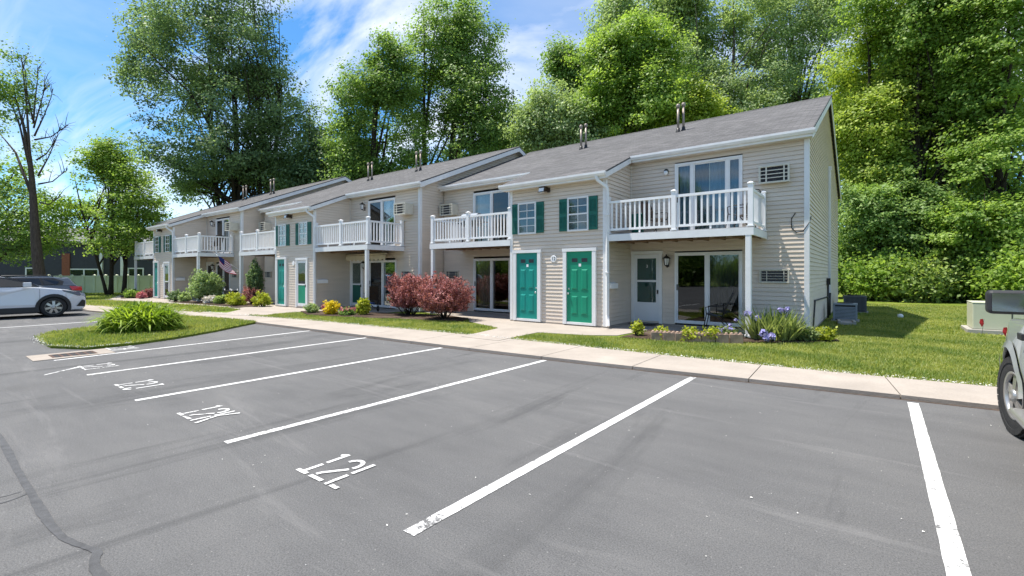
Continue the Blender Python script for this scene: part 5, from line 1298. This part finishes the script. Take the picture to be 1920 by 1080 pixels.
crossover('parked_car', 'slate grey car with red tail light parked tail in behind the white one', 'car', (-27.6, 2.35, 0), R(-90), M['car_grey'], 'cars parked on the left', L=4.65, H=1.46, spokes=5)
crossover('parked_car', 'red car showing only its roof beyond the white and grey cars', 'car', (-31.4, .95, 0), R(90), M['car_red'], 'cars parked on the left', H=1.54, spokes=5)

def pickup(loc, rz):
    t = thing('pickup_truck', 'pale silver pickup truck with knobby tyre cut off by the right edge', 'truck', loc, rz, None)
    R_ = .385; ar = .475; h = .97; f = 2.75; xf = f-.98; wb = 3.4; xr_ = xf-wb
    out = [(-f,.55),(-f-.02,.95),(-f,1.20),(.55,1.20),(.95,1.19),(1.5,1.16),(f-.30,1.11),(f-.10,1.05),(f,.92),(f+.02,.62),(f-.05,.50),(xf+ar*.98,.48)]
    out += arch(xf, ar, R_+.02, .48)[::-1][1:-1]+[(xf-ar*.98,.44),(xr_+ar*.98,.44)]+arch(xr_, ar, R_+.02, .44)[::-1][1:-1]+[(xr_-ar*.98,.5)]
    hw = lambda z: h*(.955+.045*min(1, max(0,(z-.4)/.3)) if z < .85 else 1-.13*max(0,(z-.85)/.35)**1.7)
    tp = lambda x: 1-.14*max(0,(x-(f-.62))/.62)**2
    b = body_mesh(out, hw, tp, 'body', M['car_silver'], t, .07, 4)
    m = MB(); m.box(-f+.1,-h*.72,1.17,.3,h*.72,1.215); m.build('tonneau', M['plastic'], t)
    gh = [(-.95,1.17),(-.85,1.78),(-.6,1.86),(.35,1.86),(.55,1.81),(1.15,1.19)]; ghw = lambda z: h*(.86-.19*(z-1.17)/.7)
    body_mesh(gh, ghw, lambda x: 1, 'cabin', M['car_silver'], t, .06)
    for s in (-1, 1):
        for pts in ([(.0,1.24),(.92,1.24),(.52,1.72),(.06,1.76)], [(-.82,1.24),(-.1,1.24),(-.04,1.76),(-.74,1.74)]):
            m = MB(); m.add([(x, s*(ghw(z)+.005), z) for x, z in pts], [(0,1,2,3)]); m.build('window', M['car_glass'], b)
        for cx in (xf, xr_):
            m = MB()
            A_ = arch(cx, ar+.05, R_+.02, .46, 20); B_ = arch(cx, ar-.02, R_+.02, .44, 20); k = len(A_)
            vs = [(x, s*(hw(max(z,.6))*tp(x)+.004), z) for x, z in A_]+[(x, s*(hw(max(z,.6))*tp(x)+.022), z) for x, z in B_]+[(x, s*(h-.30), z) for x, z in B_]
            m.add(vs, [(i, i+1, k+i+1, k+i) for i in range(k-1)], True)
            m.build('fender_lip', M['car_silver'], b)
        for cx in (xf, xr_):
            m = MB()
            B_ = arch(cx, ar-.022, R_+.02, .44, 20); k = len(B_); vs = [(x, s*(hw(max(z,.6))*tp(x)-.02), z) for x, z in B_]+[(x, s*(h-.42), z) for x, z in B_]
            m.add(vs, [(i, i+1, k+i+1, k+i) for i in range(k-1)])
            m.add([(x, s*(h-.43), z) for x, z in B_], [tuple(range(k))])
            m.build('wheel_well', M['black'], b)
        m = MB(); m.box(xf+ar*.6, s*(h-.34), .40, xf+ar+.03, s*(h-.03), .62); m.build('mud_flap', M['plastic'], b)
        # side step, vent, mirror
        m = MB(); m.box(xr_+ar+.1, s*(h-.10), .33, xf-ar-.14, s*(h+.10), .39); m.build('side_step', M['alloy'], t, .02)
        m = MB(); m.box(xf-.58, s*(h*.985), .99, xf-.42, s*(h+.012), 1.05); m.build('fender_vent', M['plastic'], b, .006)
        x0 = .78; mm = MB(); mm.box(x0-.02, s*(h*.80), 1.28, x0+.04, s*(h+.06), 1.34); mm.build('mirror_arm', M['plastic'], t)
        mm = MB(); mm.box(x0-.05, s*(h-.02), 1.25, x0+.10, s*(h+.285), 1.452); mo = mm.build('door_mirror', M['plastic'], t, .035, 4)
        mm = MB(); mm.box(x0-.056, s*(h+.012), 1.275, x0-.0515, s*(h+.258), 1.428); mm.build('mirror_glass', M['mirrorglass'], mo, .0)
        m = MB(); m.box(f-.16, s*(h*.55), .80, f+.01, s*(h*.83), 1.0); m.build('headlight', M['headlamp'], t, .02)
        m = MB(); m.box(-f-.03, s*(h*.80), .75, -f+.1, s*(h*.985), 1.12); m.build('tail_light', M['tail'], t, .01)
        wheel(t, xf, s*(h-.145), R_, .265, 5, s, R(7), .60, 1); wheel(t, xr_, s*(h-.145), R_, .265, 5, s, 0, .60, 1)
    m = MB(); m.box(f-.06,-h*.86,.48,f+.12,h*.86,.68); m.box(-f-.12,-h*.85,.5,-f+.02,h*.85,.66); m.build('bumper', M['chrome'], t, .03)
    m = MB(); m.box(xr_+ar+.05,-h+.25,.35,xf-ar-.05,h-.25,.9); m.box(xr_-.1,-.05,.3,xf+.1,.05,.42); m.build('chassis', M['black'], t)
    m = MB(); m.add([(1.18,-h*.78,1.20),(1.18,h*.78,1.20),(.57,h*.66,1.80),(.57,-h*.66,1.80)], [(0,1,2,3)]); m.xform(Matrix.Translation((.02,0,.014))); m.build('windscreen', M['car_glass'], b)
    return t
pickup((1.99, 4.98, 0), R(90))

# ------------------------------------------------------------------ lawn and patio things
t = thing('utility_box', 'pale green pad mounted utility cabinet on a concrete pad on the lawn', 'utility box', (2.62,17.4,.08))
m = MB(); m.box(-.72,-.5,.08,.72,.5,.74); m.build('cabinet', M['util'], t, .02)
m = MB(); m.box(-.725,-.505,.741,.725,.505,.77); m.build('lid', M['util'], t, .01)
m = MB(); m.box(-.83,-.62,-.06,.83,.62,.078); m.build('pad', M['pad'], t, .01)
m = MB(); m.box(-.02,-.506,.12,.0,-.5005,.72); m.box(.3,-.53,.40,.36,-.5005,.46); m.build('door_seam', M['plastic'], t)
for (x, y, lb) in ((1.98,16.2,'red survey flag on a wire before the utility box'),(2.06,14.0,'red survey flag on a wire beside the pickup fender')):
    t = thing('survey_flag', lb, 'flag', (x,y,.08), .3, 'red survey flags on the lawn'); m = MB(); m.tube([(0,0,-.05),(.05,0,.40)], .004, 5); m.build('wire', M['black'], t)
    m = MB(); m.add([(.03,0,.40),(.05,.0,.28),(.0,-.02,.20),(-.06,-.04,.30),(-.03,-.01,.39)], [(0,1,2,3,4)]); m.build('pennant', M['red'], t)
def condenser(label, loc, s, hgt, mat, louv):
    t = thing('condenser_unit', label, 'air conditioner', loc, .03, 'condenser units beside the gable'); h = s/2
    m = MB(); m.box(-h,-h,.06,h,h,hgt-.05); m.build('core', M['black'], t)
    m = MB()
    for (x, y) in ((-h,-h),(h,-h),(h,h),(-h,h)): m.box(x-.025,y-.025,.05,x+.025,y+.025,hgt-.03)
    if louv:
        n = 9
        for k in range(n):
            z = .09+(hgt-.18)*k/n; d = (hgt-.18)/n*.72
            m.box(-h+.026,-h-.018,z,h-.026,-h-.001,z+d); m.box(-h-.018,-h+.026,z,-h-.001,h-.026,z+d); m.box(h+.001,-h+.026,z,h+.018,h-.026,z+d)
    else:
        for k in range(16):
            u = -h+.045+(s-.09)*k/15; m.box(u-.012,-h-.015,.07,u+.012,-h-.001,hgt-.05); m.box(-h-.015,u-.012,.07,-h-.001,u+.012,hgt-.05)
    m.build('louvres', mat, t)
    m = MB(); m.box(-h-.03,-h-.03,hgt-.049,h+.03,h+.03,hgt); m.build('top', mat, t, .015)
    m = MB(); m.lathe([(h*.75,.0),(h*.74,.02),(.02,.03)], (0,0,hgt+.0005), 'z', 24); m.build('fan_guard', M['plastic'], t)
    m = MB(); m.box(-h-.08,-h-.08,-.06,h+.08,h+.08,.049); m.build('pad', M['pad'], t)
condenser('pale grey louvred condenser unit nearest on the pad by the gable', (-.86,18.6,.05), .58, .58, M['condenser'], True)
condenser('dark slatted condenser unit behind the pale grey one', (-.75,23.0,.05), .68, .66, M['condenser_dark'], False)
t = thing('splash_block', 'pale concrete splash block on the grass before the condensers', 'splash block', (-.78,17.5,.08), .1)
m = MB(); m.box(-.22,-.34,-.02,.22,.34,.05); m.box(-.22,-.34,.05,-.15,.34,.09); m.box(.15,-.34,.05,.22,.34,.09); m.box(-.15,.27,.05,.15,.34,.09); m.build('block', M['pad'], t)
m = MB(); m.lathe([(.085,-.02),(.085,.07),(.06,.11),(.02,.125)], (.58,21.2,.06), 'z', 18); o = m.build('cleanout_cap', M['rail'], None); tag(o, 'small white round cleanout cap in the middle of the lawn', 'pipe cap')

def patio_chair(label, loc, rz, group='dark metal patio chairs'):
    t = thing('patio_chair', label, 'chair', loc, rz, group)
    for s in (-1, 1):
        m = MB(); y = s*.26; m.tube([(.30,y,0),(.22,y,.42),(.24,y,.60),(.10,y,.63),(-.22,y,.62)], .013, 6); m.build('leg', M['black'], t)
        m = MB(); m.tube([(-.34,y,0),(-.05,y,.36),(.2,y,.42)], .013, 6); m.build('leg', M['black'], t)
    m = MB(); m.tube([(-.16,-.24,.38),(-.24,-.24,.62),(-.40,-.22,.98),(-.42,0,1.0),(-.40,.22,.98),(-.24,.24,.62),(-.16,.24,.38)], .013, 6); m.build('back_frame', M['black'], t)
    m = MB(); m.add([(-.17,-.23,.40),(-.25,-.23,.62),(-.40,-.20,.97),(-.40,.20,.97),(-.25,.23,.62),(-.17,.23,.40)], [(0,1,4,5),(1,2,3,4)]); m.build('backrest', M['bronze'], t)
    m = MB(); m.add([(-.17,-.24,.39),(.0,-.24,.375),(.24,-.24,.43),(.24,.24,.43),(.0,.24,.375),(-.17,.24,.39)], [(0,1,4,5),(1,2,3,4)]); m.build('seat', M['bronze'], t)
    return t
ch = patio_chair('dark metal chair on the ground floor patio before the sliding door', (-3.40,13.22,.1), R(188))
for lb, loc, rz in (('dark metal chair at the right end of the nearest upper balcony', (-2.80,13.2,2.69), R(170)), ('dark metal chair behind the left railing of the nearest upper balcony', (-5.0,13.0,2.69), R(-20)), ('dark metal chair on the balcony of the farthest block', (-29.1,10.6,2.69), R(200)), ('dark metal chair on the middle block ground patio', (-16.4,11.75,.1), R(150))):
    c = copy_tree(ch); c.location = loc; c.rotation_euler[2] = rz; tag(c, lb)
t = thing('tall_planter', 'teal tall pot behind the left railing of the nearest balcony', 'planter', (-5.55,13.1,2.69))
m = MB(); m.lathe([(.11,0),(.17,.05),(.19,.55),(.21,.60),(.17,.62),(.15,.55)], (0,0,0), 'z', 18); m.build('pot', M['shutter'], t)
t = thing('barbecue_grill', 'grey domed barbecue grill on the balcony left of the teal door', 'grill', (-11.85,12.85,2.69), R(4))
m = MB(); m.box(-.34,-.22,.62,.34,.22,.82); m.build('firebox', M['black'], t, .03)
m = MB(); n = 10; P = [(-.27*math.cos(math.pi*k/n), .825+.28*math.sin(math.pi*k/n)) for k in range(n+1)]
m.add([(-.36,y,z) for y, z in P]+[(.36,y,z) for y, z in P], [tuple(range(n+1)), tuple(range(2*n+1,n,-1))]+[(k,n+1+k,n+2+k,k+1) for k in range(n)]); m.build('lid', M['condenser'], t)
for x in (-.3,.3):
    m = MB(); m.box(x-.02,-.2,0,x+.02,-.16,.62); m.box(x-.02,.16,0,x+.02,.2,.62); m.build('leg', M['black'], t)
m = MB(); m.box(-.62,-.18,.74,-.37,.18,.77); m.box(.37,-.18,.74,.62,.18,.77); m.build('side_shelf', M['black'], t)
m = MB(); m.tube([(-.2,-.30,.92),(-.2,-.34,.93),(.2,-.34,.93),(.2,-.30,.92)], .012, 6); m.build('lid_handle', M['chrome'], t)
t = thing('tricycle', 'small dark child tricycle on the middle patio by the door post', 'tricycle', (-15.75,11.25,.1), R(160))
for (x, y, r, nm) in ((.32,0,.16,'wheel'),(-.25,-.2,.11,'wheel'),(-.25,.2,.11,'wheel')):
    m = MB(); m.lathe([(r*.8,-.025),(r,-.02),(r,.02),(r*.8,.025)], (x,y,r), 'y', 20, True, False); m.tube([(x,y-.03,r),(x,y+.03,r)], .03, 8)
    for k in range(4): a = k*math.pi/4; m.tube([(x-r*.82*math.cos(a),y,r-r*.82*math.sin(a)),(x+r*.82*math.cos(a),y,r+r*.82*math.sin(a))], .008, 4)
    m.build(nm, M['tyre'], t)
m = MB(); m.tube([(.32,-.05,.16),(.28,-.05,.4),(.24,0,.52),(.22,0,.66)], .014, 6); m.tube([(.26,0,.42),(.05,0,.26),(-.25,0,.2)], .018, 6); m.tube([(-.25,-.2,.11),(-.25,.2,.11)], .012, 6); m.tube([(.30,-.2,.70),(.22,-.1,.67),(.22,.1,.67),(.30,.2,.70)], .013, 6); m.build('frame', M['black'], t)
m = MB(); m.lathe([(.10,0),(.12,.03),(.06,.05)], (-.12,0,.3), 'z', 14); m.build('seat', M['blue'], t)
# middle block, left patio clutter
t = thing('storage_bin', 'grey storage bin with blue lid on the shaded patio', 'bin', (-23.1,11.7,.1))
m = MB(); m.add([(-.25,-.2,0),(.25,-.2,0),(.25,.2,0),(-.25,.2,0),(-.3,-.24,.6),(.3,-.24,.6),(.3,.24,.6),(-.3,.24,.6)], [(3,2,1,0),(4,5,6,7),(0,1,5,4),(1,2,6,5),(2,3,7,6),(3,0,4,7)]); m.build('body', M['condenser'], t, .02)
m = MB(); m.box(-.32,-.26,.602,.32,.26,.66); m.build('lid', M['blue'], t, .02)

# ------------------------------------------------------------------ fence and neighbouring house
t = thing('vinyl_fence', 'long pale green vinyl privacy fence beyond the parked cars', 'fence')
fa = at(92, 551, 35.2); fb = at(300, 551, 36.8); A = Vector((fa.x, fa.y, 0)); B = Vector((fb.x, fb.y, 0)); dv = (B-A).normalized(); n = 12; L_ = (B-A).length
n = 10; ang = math.atan2(dv.y, dv.x)
for k in range(n+1):
    p = A+dv*L_*k/n; m = MB(); m.box(-.065,-.065,0,.065,.065,1.42); m.add([(-.08,-.08,1.42),(.08,-.08,1.42),(.08,.08,1.42),(-.08,.08,1.42),(0,0,1.48)], [(0,1,4),(1,2,4),(2,3,4),(3,0,4)]); m.xform(Matrix.Translation((p.x,p.y,.02)) @ Matrix.Rotation(ang, 4, 'Z')); m.build('post', M['fence'], t)
    if k < n:
        w = L_/n-.13; m = MB(); m.box(0,-.03,.08,w,.03,.2); m.box(0,-.03,1.28,w,.03,1.38); c = 11
        for q in range(c): m.box(w*q/c+.006,-.014,.2,w*(q+1)/c-.006,.014,1.28)
        p2 = p+dv*.065; m.xform(Matrix.Translation((p2.x,p2.y,.02)) @ Matrix.Rotation(ang, 4, 'Z')); m.build('panel', M['fence'], t)
hb = at(-60, 552, 47); ha = at(300, 552, 50); ang = math.atan2(ha.y-hb.y, ha.x-hb.x)
t = thing('charcoal_house', 'long low charcoal house with white windows behind the fence', 'house', (hb.x, hb.y, 0), ang)
Lh = (ha-hb).length; D_ = 9
m = MB(); siding(m, (-6,0,0), (1,0,0), (0,-1,0), Lh+9, 0, 5.0); m.box(-6,.03,0,Lh+3,D_,4.99); m.build('wall', M['house_wall'], t)
m = MB(); m.add([(-6.5,-.6,4.85),(Lh+3.5,-.6,4.85),(Lh+3.5,D_/2,6.6),(-6.5,D_/2,6.6),(-6.5,D_+.6,4.85),(Lh+3.5,D_+.6,4.85),(-6.5,-.6,4.65),(Lh+3.5,-.6,4.65)], [(0,1,2,3),(3,2,5,4),(6,7,1,0),(0,3,4),(1,5,2)]); m.build('roof', M['house_roof'], t)
for px, wd, hz in ((58,1.5,1.1),(142,2.7,1.0),(232,1.5,1.1)):
    q = at(px, 512, 47.6); u = (q.x-hb.x)*math.cos(ang)+(q.y-hb.y)*math.sin(ang)
    f = MB(); frame_bars(f, u-wd/2, u+wd/2, 1.05, 1.05+hz, -.06, .0, .12); f.box(u-.06,-.055,1.17,u+.06,-.0,.93+hz); w_ = f.build('window', M['trim'], t)
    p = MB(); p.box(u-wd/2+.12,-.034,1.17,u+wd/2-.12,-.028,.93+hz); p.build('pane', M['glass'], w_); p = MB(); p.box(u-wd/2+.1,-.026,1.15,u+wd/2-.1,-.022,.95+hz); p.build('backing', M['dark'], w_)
q = at(112, 512, 47.6); u = (q.x-hb.x)*math.cos(ang)+(q.y-hb.y)*math.sin(ang); m = MB(); m.box(u-.35,-.12,0,u+.35,-.026,3.6); m.build('brick_pier', M['brick_red'], t)
for px in (176, 212):
    q = at(px, 512, 47.6); u = (q.x-hb.x)*math.cos(ang)+(q.y-hb.y)*math.sin(ang); m = MB(); m.box(u-.12,-.5,0,u+.12,-.3,4.64); m.build('porch_post', M['trim'], t)
